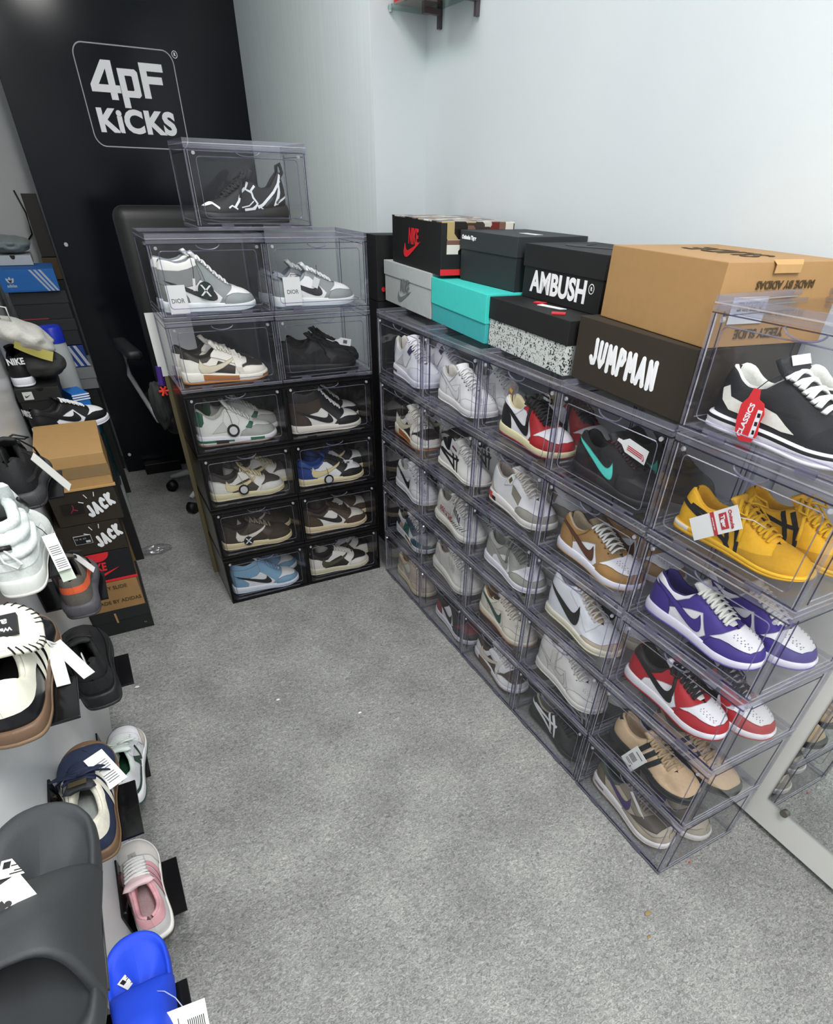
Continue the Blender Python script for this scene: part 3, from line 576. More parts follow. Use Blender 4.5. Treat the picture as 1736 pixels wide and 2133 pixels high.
 'cream_gum': dict(upper='#131418', top='thin', sole='slab', midsole='#6a5340', outsole='#7a624c', W=.057, L=.295, lace='#d8d9d4', lining='#0f1014', rim='#e3e2d2', tongue='#e6e5d3', tongue_h=.02, tongue_w=1.2, tkind='cloth', bow=0, rough=.25, flare=.002, tweak={0: .02, 1: .02, 2: .01},
   panels=[('collar', '#e3e2d2', [(-.05, .18), (-.05, .5), (.44, .5), (.47, .22), (.36, .17), (.2, .17), (.1, .175)]), ('stripes', '#e3e2d2', TRI)]),
 'black_air': dict(upper='#17181a', top='low', sole='air', midsole='#1a1b1d', outsole='#26282b', flare=.006, lace='#141416', lining='#0e0f10', insole='#0c0c0d', bow=0, pull='#dcdcdc', kind='knit', tongue_h=.03, tongue_dx=-.08, seam=.5, tweak={0: .06, 1: .07, 2: .05, 3: .01}, panels=[('heel', '#1f2023', None), ('mudguard', '#121315', None)]),
 'navy_gum': dict(upper='#25304a', top='thin', sole='slab', flare=.0012, midsole='#6d543c', outsole='#7a6044', W=.053, lace='#1b2440', lining='#e0dccd', insole='#9fa6a6', tongue='#2a2b30', tongue_h=.022, tongue_dx=-.085, tongue_w=1.05, tongue_label='#4a4028', bow=1, kind='suede', panels=[('collar', '#e2ddcd', [(-.05, .2), (-.05, .5), (.40, .5), (.42, .25), (.34, .2), (.2, .185), (.1, .19)]), ('stripes', '#dfdccf', TRI)]),
 'white_green': dict(seam=.8, upper='#e4e5ea', top='low', sole='cup', midsole='#e8e7ea', outsole='#2b4a40', lace='#dfe6e2', lining='#dbe8e2', insole='#15432c', tongue='#dfeae6', tongue_h=.04, tongue_dx=-.08, tongue_w=1.2, bow=1, panels=[('toe_cap', '#cdc4bb', None), ('lace_stay', '#e6e7ec', None), ('heel_line', '#1f4636', [band([(-.05, .15), (.2, .15), (.36, .12)], .03)]), ('logo', '#1f4636', [band([(.34, .26), (.40, .12)], .04), band([(.34, .26), (.48, .12), (.52, .25)], .03)])]),
 'pink_white': dict(seam=.82, upper='#e2e0de', top='thin', sole='thin', midsole='#e4e2df', outsole='#55483f', W=.051, lace='#e3e3e1', lining='#e3a9b0', insole='#b9a3a6', tongue='#dfc3c6', tongue_h=.035, tongue_dx=-.09, tongue_w=1.2, bow=0, panels=[('toe_box', '#d9d4d0', [(.64, .02), (.66, .11), (.74, .16), (.78, .2), (.76, .4), (1.05, .4), (1.05, .02)]), ('collar', '#e9aeb6', [(-.05, .225), (-.05, .5), (.38, .5), (.40, .25), (.3, .2), (.2, .19), (.1, .2)]), ('stripes', '#e3a2ac', TRI)]),
 'panda': dunk('#e8e9ee', '#141416', '#151517', '#151517', '#131315', '#141416', '#e6e7ea', mid='#e6e7f0', lace='#e6e6e8', lining='#17171a', tongue='#1a1a1c', bow=0),
}
# ------------------------------------------------------------------ room
H6 = 0.2185
struct('floor', G().box(-1.30, .42, -5.0, 2.2, -.05, 0), CARPET)
struct('ceiling', G().box(-1.35, .47, -5.05, 2.25, 2.72, 2.80), mat('#d9dcdc', .9, 'plain'))
WALLW = tex_mat('white_wall_paint', plaster('#c3cbd0', '#cfd5d7', .5))
struct('wall_right', G().box(.40, .45, -5.0, .36, 0, 2.75), WALLW)
struct('wall_back', G().box(.186, .45, .35, .40, 0, 2.75), WALLW)
g = G(); g.v = [(.186, .352, 0), (.115, 1.80, 0), (.45, 1.80, 0), (.45, .40, 0), (.186, .40, 0)]
g = G(); a = [(.186, .351), (.112, 1.80), (.16, 1.80), (.234, .402)]
g.v = [(x, y, z) for z in (0, 2.74) for x, y in a]; g.f = [(0, 1, 2, 3), (7, 6, 5, 4)] + [(i, (i + 1) % 4, 4 + (i + 1) % 4, 4 + i) for i in range(4)]; g.m = [0] * 6
struct('wall_recess', g, tex_mat('grey_streaked_panel', streaks))
struct('wall_left', G().box(-1.33, -1.275, -5.0, 2.2, 0, 2.75), tex_mat('white_gloss_wall', plaster('#e0e3e5', '#eaecec', .3, 5)))
struct('wall_rear', G().box(-1.33, .45, 2.10, 2.16, 0, 2.75), tex_mat('grey_wall', plaster('#b4b8b8', '#c2c5c4', .6)))
struct('wall_front', G().box(-1.33, .45, -5.05, -5.0, 0, 2.75), mat('#b9bcbe', .6, 'plain'))
# ceiling lamps' housings
for i, (x, y, z) in enumerate(LAMPS):
    g = G().box(x - .17, x + .17, y - .61, y + .61, 2.695, 2.72)
    tag(g.obj('ceiling_light', mat('#f4f6f6', .5, 'plain')), 'long white ceiling light over the ' + ('far boxes', 'middle of the carpet', 'shop entrance')[i], 'ceiling light', 'ceiling lights')
# black glossy sign panel with lettering
t = thing('sign_panel', 'tall glossy black panel with white shop lettering behind the boxes', 'sign', (-.967, 1.78, 0))
g = G().box(0, 1.08, 0, .022, .004, 2.70); g.obj('board', mat('#15181d', .12, 'plain', .16), t, bevel=.002)
PY = -.0012
sx0, sz0 = .29, 1.55
def panel_pt(x, z): return (x + .967 - .967, z)
frame_w = .43
# outline of the logo: rounded rectangle
def rrect(x0, x1, z0, z1, r, n=8):
    P = []
    for cx, cz, a0 in ((x1 - r, z1 - r, 0), (x0 + r, z1 - r, 90), (x0 + r, z0 + r, 180), (x1 - r, z0 + r, 270)):
        P += [(cx + r * math.cos(R(a0 + 90 * k / n)), cz + r * math.sin(R(a0 + 90 * k / n))) for k in range(n + 1)]
    return P
SIGNW = mat('#fbfcfd', .5, 'plain')
LX0, LX1, LZ0, LZ1 = .322, .752, 1.556, 1.903
g = G(); P = rrect(LX0, LX1, LZ0, LZ1, .045)
g.tube([(x, PY, z) for x, z in P], .0022, 4, closed=True, up=(0, 1, 0), flat=.4); g.obj('logo_outline', mat('#b9bcc2', .5, 'plain'), t)
g = G()
def lg(polys): 
    for P in polys: g.prism(P, PY - .0008, PY)
lg([[(.362, 1.746), (.362, 1.768), (.428, 1.853), (.470, 1.853), (.470, 1.772), (.488, 1.772), (.488, 1.746), (.470, 1.746), (.470, 1.722), (.440, 1.722), (.440, 1.746)]])
g.f.pop(); g.f = g.f[:0]; g.v = []; g.m = []
def ring_poly(outer, inner):
    n = len(g.v); k = len(outer)
    g.v += [(x, PY - .0008, z) for x, z in outer] + [(x, PY - .0008, z) for x, z in inner]
    for i in range(k): j = (i + 1) % k; g.f.append((n + i, n + j, n + k + j, n + k + i)); g.m.append(0)
ring_poly([(.362, 1.746), (.362, 1.770), (.428, 1.853), (.470, 1.853), (.470, 1.746)], [(.398, 1.772), (.398, 1.772), (.440, 1.825), (.440, 1.825), (.440, 1.772)])
lg([[(.440, 1.722), (.440, 1.7459), (.470, 1.7459), (.470, 1.722)], [(.4701, 1.746), (.4701, 1.772), (.488, 1.772), (.488, 1.746)]])
ring_poly([(.490, 1.734), (.490, 1.830), (.566, 1.830), (.577, 1.821), (.577, 1.743), (.566, 1.734)], [(.518, 1.757), (.518, 1.807), (.545, 1.807), (.549, 1.804), (.549, 1.760), (.545, 1.757)])
lg([[(.490, 1.697), (.490, 1.7339), (.518, 1.7339), (.518, 1.697)]])
lg([[(.590, 1.735), (.590, 1.855), (.694, 1.855), (.694, 1.828), (.620, 1.828), (.620, 1.811), (.684, 1.811), (.684, 1.785), (.620, 1.785), (.620, 1.735)]])
g.obj('lettering', SIGNW, t)
text('KiCKS', .110, SIGNW, t, (.53, PY, 1.645), bold=.0052, sx=1.12, space=1.08)
text('R', .016, SIGNW, t, (.764, PY, 1.893), bold=.0005)
g = G(); g.tube([(.764 + .012 * math.cos(a), PY, 1.893 + .012 * math.sin(a)) for a in np.linspace(0, 6.28, 17)[:-1]], .0012, 4, closed=True, up=(0, 1, 0), flat=.4); g.obj('trademark_ring', SIGNW, t)
g = G()
for x, z in ((.053, 1.175), (.036, .11)): g.tube([(x, 0, z), (x, -.005, z)], .009, 12)
g.obj('screw_caps', mat('#c9cac6', .4, 'plain'), t)
# ------------------------------------------------------------------ stackable display boxes
BW, BD, BH = .36, .298, H6
def box_meshes(black, top):
    H = BH - .0015; h2 = H + (.010 if top else 0); w = BW / 2 - .0012; D = BD
    s = G()
    if black:
        s.box(-w, w, .010, D, .003, .008).box(-w, w, .010, D, H - .007, H - .002).box(-w, -w + .003, .010, D, .008, H - .007).box(w - .003, w, .010, D, .008, H - .007).box(-w + .003, w - .003, D - .003, D, .008, H - .007)
    else:
        s.box(-w + .002, w - .002, .006, D - .004, .010, .012).box(-w + .002, w - .002, .006, D - .004, H - .010, H - .008).box(-w + .001, -w + .003, .008, D - .006, .012, H - .010).box(w - .003, w - .001, .008, D - .006, .012, H - .010).box(-w + .006, w - .006, D - .005, D - .003, .012, H - .010)
    f = G(); b = .009; E, K = (0, 0) if black else (1, 2)
    for z0, z1, m in ((0, .0075, 0), (.0078, .0092, E), (.0112, .0126, K), (H - .0185, H - .017, K), (H - .015, H - .006, 0), (H - .0042, h2 - .002 if not top else H - .002, E)):
        f.box(-w, w, 0, b if m == 0 else .004, z0, z1, m)
        if m == 0: f.box(-w, w, D - .007, D, z0, z1); f.box(-w, -w + .006, b, D - .007, z0, z1); f.box(w - .006, w, b, D - .007, z0, z1)
        elif m == E and not black: f.box(-w, -w + .002, b, D, z0, z1, m); f.box(w - .002, w, b, D, z0, z1, m)
    for x0, x1, m in ((0, .0045, 0), (.0062, .0074, K), (.0088, .0100, E)):
        f.box(-w + x0, -w + x1, 0, b if m == 0 else .003, .0126, H - .0185, m); f.box(w - x1, w - x0, 0, b if m == 0 else .003, .0126, H - .0185, m)
    if top: f.box(-w, w, 0, .004, H - .0015, h2 - .002); f.box(-w, -w + .003, .004, D, H - .0015, h2 - .002); f.box(w - .003, w, .004, D, H - .0015, h2 - .002); f.box(-w, w, D - .004, D, H - .0015, h2 - .002)
    for x0, x1 in ((-w, -w + .005), (w - .005, w)): f.box(x0, x1, D - .008, D, .0125, H - .016)
    if not black:
        for x in (-w + .0005, w - .0025):                                # ribs inside the side panels
            f.box(x, x + .002, .030, .032, .016, H - .018, 2); f.box(x, x + .002, D - .033, D - .031, .016, H - .018, 2); f.box(x, x + .002, .032, D - .033, .022, .0235, 1); f.box(x, x + .002, .032, D - .033, H - .026, H - .0245, 2)
    d = G().box(-w + .011, w - .011, .002, .0045, .014, H - .017)
    be = G(); P = rrect(-w + .030, w - .030, .032, H - .034, .010, 4)
    be.tube([(x, .0012, z) for x, z in P], .0013, 4, closed=True, up=(0, 1, 0))
    be.box(-w + .03, w - .045, -.0004, .002, .0165, .0195)  # bar along the door bottom, a highlight put in as shape
    mg = []
    for sx in (-1, 1): mg.append(G().tube([(sx * (w - .026), .004, H - .026), (sx * (w - .024), -.0012, H - .026)], .0046, 14))
    nt = G(); nt.tube([(.036 * math.cos(a), -.001, H - .017 - .014 * math.sin(a)) for a in np.linspace(0, math.pi, 13)], .0018, 5, up=(0, 1, 0))
    hg = [G().box(sx - .018, sx + .018, -.003, .004, .006, .016) for sx in (-.09, .09)]
    fm = BLK if black else [RAIL, EDGEW, DARKL]
    out = [('shell', s.mesh('shell', BLK if black else CLEAR), None), ('frame', f.mesh('frame', fm), None), ('door', d.mesh('door', SMOKE if black else CLEAR), None), ('door_bead', be.mesh('door_bead', BEAD), 'door')]
    out += [('magnet', m.mesh('magnet', mat('#a2a2aa', .25, 'plain') if black else EDGEW), 'door') for m in mg]
    out.append(('finger_notch', nt.mesh('finger_notch', BEAD), 'door'))
    out += [('hinge', m.mesh('hinge', BLK if black else BEAD), 'door') for m in hg]
    return out
_B = {(b, t): box_meshes(b, t) for b, t in ((True, False), (False, False), (False, True))}
def display_box(label, loc, rotz, black, top, group, scale=None):
    t = thing('display_box', label, 'display box', loc, rotz, group); made = {}
    for n, me, par in _B[(black, top)]: made[n] = link(n, me, made[par] if par else t)
    if scale: t.scale = scale
    return t
def pair(box, key, desc, rear=.03, ang=0, ang2=0, x0=-.150, y0=.078, y1=.192, flip=False, up=.0128, n=2, cat='sneaker', yaw=0):
    M = Matrix.LocRotScale(box.location, box.rotation_euler, None)
    for k in range(n):
        yy = (y0, y1)[k]; a = (ang, ang2)[k]; xx = x0 + (rear if k else 0)
        p = M @ Vector((xx, yy, up)) if not flip else M @ Vector((-xx, yy, up))
        lab = desc + (', front one of its pair', ', rear one of its pair')[k]
        nm = 'high_top_sneaker' if SHOES[key].get('top') in ('high', 'mid') else 'sneaker'
        sneaker(key, lab, p, box.rotation_euler.z + R(a) + (math.pi if flip else 0), 'sneakers in the display boxes', cat, nm)
LEFT = [  # (row, column, key, sneaker wording, box wording, extras)
 (0, 0, 'ice_high', 'ice blue and white high top with black logo', 'bottom left black box with ice blue high tops inside', dict(ang=-2)),
 (0, 1, 'olive_low', 'white and black low sneaker with olive reversed logo', 'bottom right black box holding white and black sneakers', dict(rear=.07)),
 (1, 0, 'mocha_low', 'all brown suede low sneaker with cream reversed logo', 'black box second up with dark brown suede sneakers', dict()),
 (1, 1, 'mocha_white', 'brown and white low sneaker with black logo', 'black box second up by the corner with brown white sneakers', dict(rear=.07)),
 (2, 0, 'grey_cream', 'charcoal and off white low sneaker with cream laces', 'black box third up with charcoal and cream sneakers', dict(ang=2, rear=.08)),
 (2, 1, 'blue_toe', 'blue heeled black toed low sneaker', 'black box third up with blue and black sneakers', dict(rear=.07)),
 (3, 0, 'pine_four', 'white sneaker with green midsole band', 'topmost black box on the left with green soled sneakers', dict(rear=.05)),
 (3, 1, 'dark_mocha_high', 'black brown and white high top', 'topmost black box by the corner with dark high tops', dict(rear=.04)),
 (4, 0, 'jack_gum', 'white and brown strapped sneaker on gum sole', 'clear box above the black ones with gum soled sneakers', dict(rear=-.012, y1=.178)),
 (4, 1, 'all_black_low', 'all black low sneaker', 'clear box above the black ones with all black sneakers', dict(rear=.05, y0=.10)),
 (5, 0, 'grey_high', 'grey and white high top', 'clear box under the topmost one with grey high tops', dict(rear=-.008, y1=.165, x0=-.155, y0=.085)),
 (5, 1, 'grey_low', 'grey and white low sneaker', 'clear box by the corner with grey low sneakers', dict(rear=-.02, y1=.18)),
]
for r, c, key, d, bl, ex in LEFT:
    blk = r < 4
    b = display_box(bl, (-.548 + .36 * c + random.uniform(-.001, .001), random.uniform(0, .003), r * H6), R(random.uniform(-.3, .3)), blk, r == 5, 'black front display boxes' if blk else 'clear display boxes')
    pair(b, key, d, **ex)
b = display_box('single clear box set on top of the left stack', (-.371, .045, 1.3235), R(-.5), False, True, 'clear display boxes', (1.035, .9, .955))
pair(b, 'track_runner', 'black chunky runner with white line pattern', flip=True, n=1, x0=-.13, y0=.11, ang=4, up=.013)
RIGHT = [
 (0, 0, 'sand_low', 'sand and off white low sneaker', 'farthest bottom clear box in the corner with sand sneakers', dict()),
 (1, 0, 'multi_low', 'teal blue and brown patchwork sneaker', 'farthest clear box second up with patchwork sneakers', dict()),
 (2, 0, 'white_black_swoosh', 'white low sneaker with black logo', 'farthest clear box third up with white black logo sneakers', dict()),
 (3, 0, 'jack_gum', 'white brown gum soled sneaker in the far corner', 'farthest clear box fourth up with gum soled sneakers', dict()),
 (4, 0, 'white_four', 'white sneaker with purple lace tabs', 'farthest clear box on top with purple tabbed white sneakers', dict()),
 (0, 1, 'bred_toe_low', 'dark red black and white low sneaker', 'bottom clear box with dark red and black sneakers', dict(x0=-.12)),
 (1, 1, 'foam_knit', 'cream knitted slip on with chunky sole', 'clear box second up with cream knitted slip ons', dict()),
 (2, 1, 'zebra_knit', 'white knit sneaker with black zebra marks', 'clear box third up with zebra marked knit sneakers', dict()),
 (3, 1, 'white_tiger', 'slim white sneaker with black crossed stripes', 'clear box fourth up with slim white striped sneakers', dict(x0=-.14)),
 (4, 1, 'triple_white', 'all white leather low sneaker', 'top clear box with all white leather sneakers', dict()),
 (0, 2, 'jack_brown', 'white and dark brown strapped sneaker', 'bottom clear box with white and dark brown sneakers', dict()),
 (1, 2, 'cream_green', 'cream sneaker with green logo', 'clear box second up with green logo cream sneakers', dict()),
 (2, 2, 'grey_dunk', 'light grey and white low sneaker', 'clear box third up with light grey sneakers', dict()),
 (3, 2, 'cement_three', 'white sneaker with orange red heel', 'clear box fourth up with orange heeled white sneakers', dict()),
 (4, 2, 'trophy_red', 'red black and white low sneaker on cream sole', 'top clear box with cream soled red and black sneakers', dict(x0=-.13)),
 (0, 3, 'black_tiger', 'slim black sneaker with white crossed stripes', 'bottom clear box with slim black striped sneakers', dict(x0=-.14)),
 (1, 3, 'strap_mid_white', 'off white high top with ankle strap', 'clear box second up with strapped off white high tops', dict()),
 (2, 3, 'blazer_mid', 'white high top with large black logo', 'clear box third up with white black logo high tops', dict()),
 (3, 3, 'tan_force', 'tan suede and white low sneaker with brown logo', 'clear box fourth up with tan suede sneakers', dict()),
 (4, 3, 'tiffany_black', 'black suede sneaker with turquoise logo', 'top clear box with turquoise logo black sneakers', dict()),
 (0, 4, 'air_window', 'beige and brown runner with purple logo', 'nearest bottom clear box with beige runners', dict(x0=-.16)),
 (1, 4, 'tan_stripes', 'tan suede sneaker with three black stripes', 'nearest clear box second up with tan striped sneakers', dict(x0=-.15, rear=.03)),
 (2, 4, 'chicago_dunk', 'red black and white low sneaker on white sole', 'nearest clear box third up with red and white sneakers', dict(x0=-.17, ang=3, rear=.05)),
 (3, 4, 'purple_dunk', 'purple and white low sneaker', 'nearest clear box fourth up with purple sneakers', dict(x0=-.17, ang=3, rear=.05)),
 (4, 4, 'yellow_tiger', 'yellow sneaker with black crossed stripes', 'nearest clear box fifth up with yellow sneakers', dict(x0=-.165, ang=5, ang2=4, rear=.05)),
 (5, 4, 'skate_black', 'black skate sneaker with white side stripe', 'nearest clear box on top with black skate sneakers', dict(x0=-.16, ang=0, rear=.06)),
]
for r, c, key, d, bl, ex in RIGHT:
    top = (c < 4 and r == 4) or r == 5
    b = display_box(bl, (random.uniform(0, .003), -.220 - .36 * c - (.008 if c == 4 else 0), r * H6), R(-90 + random.uniform(-.3, .3)), False, top, 'clear display boxes')
    pair(b, key, d, **ex)
# ------------------------------------------------------------------ shoe cartons
def carton(label, A, B, z, D, H, body, lid=None, lidH=0, group='cartons on the clear boxes', kind='card', rough=.6, lidover=.003, bevel=.0015, speckle=None):
    A = Vector((A[0], A[1])); B = Vector((B[0], B[1])); W = (B - A).length; rz = math.atan2(B.y - A.y, B.x - A.x)
    t = thing('shoe_carton', label, 'shoe box', (A.x, A.y, z), rz, group)
    bm = body if isinstance(body, bpy.types.Material) else mat(body, rough, kind)
    o = lidover
    G().box(o, W - o, o, D - o, 0, H - .0015).obj('body', bm, t, bevel=bevel)
    if lid:
        lm = lid if isinstance(lid, bpy.types.Material) else mat(lid, rough, kind)
        G().box(0, W, 0, D, H - lidH, H).obj('lid', lm, t, bevel=bevel)
    return t, W
def flat_logo(t, loc, w, h, m, name='printed_logo', spin=0, mirror=True, shear=0):
    g = G(); P = [((1 - u if mirror else u) * w, v * h) for u, v in SWOOSH]; g.prism(P, -.0006, 0)
    me = g.mesh(name, m); me.transform(Matrix.Translation(loc) @ Matrix.Rotation(spin, 4, 'Y')); return link(name, me, t)
def speck(nt, b):
    tc = N(nt, 'ShaderNodeTexCoord'); L = nt.links.new
    v = N(nt, 'ShaderNodeTexVoronoi', Scale=210, Randomness=1); n = N(nt, 'ShaderNodeTexNoise', Scale=130, Detail=2)
    L(tc.outputs['Object'], v.inputs['Vector']); L(tc.outputs['Object'], n.inputs['Vector'])
    r = N(nt, 'ShaderNodeValToRGB'); e = r.color_ramp.elements; r.color_ramp.interpolation = 'CONSTANT'; e[0].position = 0; e[0].color = (.02, .022, .022, 1); e[1].position = .36; e[1].color = lin('#c3c8c5')
    a = N(nt, 'ShaderNodeMath', _operation='ADD'); L(v.outputs['Distance'], a.inputs[0])
    m = N(nt, 'ShaderNodeMath', _operation='MULTIPLY_ADD'); m.inputs[1].default_value = 1.5; m.inputs[2].default_value = -.72; L(n.outputs['Fac'], m.inputs[0]); L(m.outputs[0], a.inputs[1])
    L(a.outputs[0], r.inputs[0]); L(r.outputs[0], b.inputs['Base Color']); b.inputs['Roughness'].default_value = .6
SPECK = tex_mat('black_speckled_card', speck)
def collage(nt, b):
    tc = N(nt, 'ShaderNodeTexCoord'); L = nt.links.new; v = N(nt, 'ShaderNodeTexVoronoi', Scale=24, _distance='CHEBYCHEV'); L(tc.outputs['Object'], v.inputs['Vector'])
    r = N(nt, 'ShaderNodeValToRGB'); r.color_ramp.interpolation = 'CONSTANT'; e = r.color_ramp.elements
    sp = N(nt, 'ShaderNodeSeparateColor'); L(v.outputs['Color'], sp.inputs[0]); L(sp.outputs[0], r.inputs[0])
    cols = ['#1b1715', '#c9c4ba', '#7a5a4e', '#8b8f90', '#3a2f2a', '#b29a6a', '#ded9d0', '#6f2620']
    e[0].color = lin(cols[0]); e[1].position = .13; e[1].color = lin(cols[1])
    for i, c in enumerate(cols[2:]): x = e.new(.26 + .12 * i); x.color = lin(c)
    L(r.outputs[0], b.inputs['Base Color']); b.inputs['Roughness'].default_value = .25
COLLAGE = tex_mat('picture_printed_card', collage)
RED = mat('#d7282f', .5, 'plain'); INK = mat('#4a3a22', .7, 'plain'); GREYINK = mat('#73787a', .6, 'plain')
KR = '#a07c50'; DK = '#19191b'
# black cartons standing in the corner gap
for i in range(6):
    l = ['lowest', 'second', 'third', 'fourth', 'fifth', 'topmost'][i] + ' plain black shoe box of the pile in the wall corner'
    t, W = carton(l, (.118, .215), (.345, .215), i * .2165, .125, .216, DK, group='black cartons in the corner')
    if i == 5: g = G(); g.tube([(.028, -.0006, .040), (.028, .001, .040)], .008, 14); g.obj('round_sticker', RED, t)
t, W = carton('light grey shoe box with darker grey logo, lower row by the corner', (.131, .173), (.097, -.275), 1.0935, .255, .1315, '#aeb4b3', '#b3b9b8', .045)
text('NIKE', .038, GREYINK, t, (W * .47, -.0004, .068), bold=.0012, sx=1.02, sy=1.5, shear=.2, ext=.0002); flat_logo(t, (W * .31, .0026, .012), .135, .038, GREYINK, spin=R(-4))
t, W = carton('turquoise shoe box in the lower row of cartons', (.098, -.280), (.060, -.680), 1.0935, .27, .123, '#3aa6a8', '#3fc9c0', .072)
t, W = carton('black lidded shoe box with black speckled grey sides', (.070, -.682), (.043, -1.072), 1.0935, .27, .1185, SPECK, '#151516', .052)
t, W = carton('dark brown shoe box with white bubble lettering on its front', (.054, -1.092), (.024, -1.466), 1.0935, .27, .133, '#2d261d', '#2e271e', .1295, lidover=.001)
# hand drawn capitals, thick and slightly tilted one by one
STROKE = {'J': (.58, [[(.52, 1), (.50, .3), (.38, .06), (.18, .05), (.04, .24)]]), 'U': (.60, [[(.06, 1), (.08, .3), (.28, .04), (.50, .3), (.54, 1)]]), 'M': (.78, [[(.04, 0), (.13, 1), (.39, .38), (.64, 1), (.74, 0)]]),
 'P': (.55, [[(.08, 0), (.08, 1), (.40, .95), (.50, .72), (.38, .50), (.08, .45)]]), 'A': (.62, [[(.02, 0), (.30, 1), (.60, 0)], [(.14, .32), (.48, .32)]]), 'N': (.60, [[(.06, 0), (.08, 1), (.50, .02), (.54, 1)]]),
 'C': (.56, [[(.52, .80), (.34, 1), (.12, .78), (.07, .35), (.24, .03), (.52, .14)]]), 'K': (.60, [[(.08, 1), (.08, 0)], [(.52, 1), (.10, .45), (.56, 0)]])}
def drawn(word, m, t, x0, x1, z, h, tilt, dz, fat):
    gap = .30; tot = sum(STROKE[c][0] for c in word) + gap * (len(word) - 1); k = (x1 - x0) / tot; x = x0
    for i, ch in enumerate(word):
        w, ls = STROKE[ch]; g = G()
        for l in ls:
            P = [(u * k, -.0007, (v - .5) * h) for u, v in l]
            for a, b in zip(P, P[1:]): g.tube([a, b], fat, 8, flat=.08, up=(0, 1, 0))
            for p in P: g.tube([(p[0], -.0008, p[2]), (p[0], -.0001, p[2])], fat, 14)
        me = g.mesh('letter', m); T = Matrix.Rotation(R(-tilt[i % len(tilt)]), 4, 'Y'); T.translation = (x, 0, z + dz[i % len(dz)]); me.transform(T); link('letter', me, t); x += (w + gap) * k
LW = mat('#e9eaec', .5, 'plain')
drawn('JUMPMAN', LW, t, W * .165, W * .75, .068, .046, [4, -2, 3, -4, 3, -2, 4], [.003, .002, 0, .001, -.001, -.001, -.003], .0060)
t, W = carton('black shoe box with red logo and picture printed top', (.139, .108), (.094, -.345), 1.2262, .255, .137, '#131314', COLLAGE, .004, lidover=.0005)
text('NIKE', .040, RED, t, (W * .47, -.0004, .084), bold=.0014, sx=1.05, sy=1.5, shear=.2, ext=.0002); flat_logo(t, (W * .27, -.0003, .022), .165, .044, RED, spin=R(-4))
g = G().box(W - .001, W + .0006, .0, .25, .0, .016); g.obj('red_edge', RED, t); g = G().box(W - .001, W + .0008, .02, .25, .055, .134); g.obj('printed_side', COLLAGE, t)
t, W = carton('slate grey shoe box with small white lettering on its lid', (.153, -.362), (.154, -.672), 1.2175, .245, .127, '#22282a', '#2b3033', .047)
text('Onitsuka Tiger', .0135, LW, t, (.052, -.0004, .110), bold=.0007); G().box(.17, .25, .10, .128, .1268, .1276).obj('paper_sticker', mat('#d9dcdc', .5, 'plain'), t)
t, W = carton('black shoe box with bold white capitals on its front', (.160, -.700), (.148, -1.044), 1.2128, .235, .121, '#121213', '#161617', .050)
text('AMBUSH', .062, LW, t, (W * .475, .0024, .038), bold=.0022, sx=1.0, sy=1.05); text('R', .011, LW, t, (W * .877, .0024, .050), bold=.0003)
g = G(); g.tube([(W * .877 + .010 * math.cos(a), .0024, .050 + .010 * math.sin(a)) for a in np.linspace(0, 6.28, 15)[:-1]], .001, 4, closed=True, up=(0, 1, 0), flat=.4); g.obj('trademark_ring', LW, t)
me = G().prism([((1 - u) * .24, v * .11) for u, v in SWOOSH], -.0006, 0).mesh('printed_logo', mat('#2f3234', .6, 'plain')); me.transform(Matrix.Translation((.075, .06, .1216)) @ Matrix.Rotation(R(-90), 4, 'X')); link('printed_logo', me, t)
t, W = carton('kraft brown slide carton with a tuck tab, at the top', (.088, -1.113), (.036, -1.466), 1.2275, .285, .133, KR, None, 0)
FLAT = Matrix(((1, 0, 0), (0, 1, 0), (0, 0, 1)))
text('SLIDE', .085, INK, t, (W * .52, .15, .1326), bold=.001, sx=.95, sy=1.15, spin=math.pi, plane=FLAT, ext=.0003)
SIDE = Matrix(((0, 0, 1), (1, 0, 0), (0, 1, 0)))               # text plane on the local +X side
text('MADE BY ADIDAS', .017, INK, t, (W - .0012, .145, .098), spin=math.pi, plane=SIDE, bold=.0004)
text('YEEZY SLIDE', .021, INK, t, (W - .0012, .120, .022), spin=math.pi, plane=SIDE, bold=.0004)
g = G().box(W - .0008, W + .0002, .035, .115, .038, .080); g.obj('paper_sticker', mat('#cfd2d2', .5, 'plain'), t); text('AZURE', .019, BLKM, t, (W + .0004, .078, .066), spin=math.pi, plane=SIDE, bold=.0005)
g = G(); g.grid([[(W + .001, y, .1325 - z * .8) for y in (.105, .165)] if z else [(W - .004, y, .1335) for y in (.100, .170)] for z in (0, .006, .022)]); g.grid([[(W + .0025, y, .1325 - z * .8) for y in (.105, .165)] if z else [(W - .004, y, .1345) for y in (.100, .170)] for z in (0, .006, .022)]); g.obj('tuck_tab', mat('#b28d5c', .6, 'card'), t, fix=False)
# zip ties and swing tags left on a lid
g = G()
for i in range(5):
    a = R(8 + 6 * i); g.tube([(-.04 + .006 * i, -.016 * i * .6, .001 + .001 * i), (.05 + .004 * i, -.02 * i * .5 + .012 * math.sin(a), .0015 + .001 * i)], .0011, 5)
t = thing('zip_ties', 'loose white zip ties lying on the speckled box lid', 'zip ties', (.125, -.895, 1.2128), R(-85)); g.obj('ties', mat('#d5d7da', .4, 'plain'), t)
for i, (x, y, w) in enumerate(((.13, -.835, .03), (.075, -.985, .034))):
    t = tag(G().box(-w / 2, w / 2, -.010, .010, 0, .004).obj('tag_clip', mat('#c0242c', .4, 'plain'), bevel=.001), ('small red tag clip on the speckled box lid, under the black carton', 'red tag clip at the front edge of the speckled box lid')[i], 'clip', 'red clips'); t.location = (x, y, 1.2122); t.rotation_euler = (0, 0, R(-70 + 30 * i))
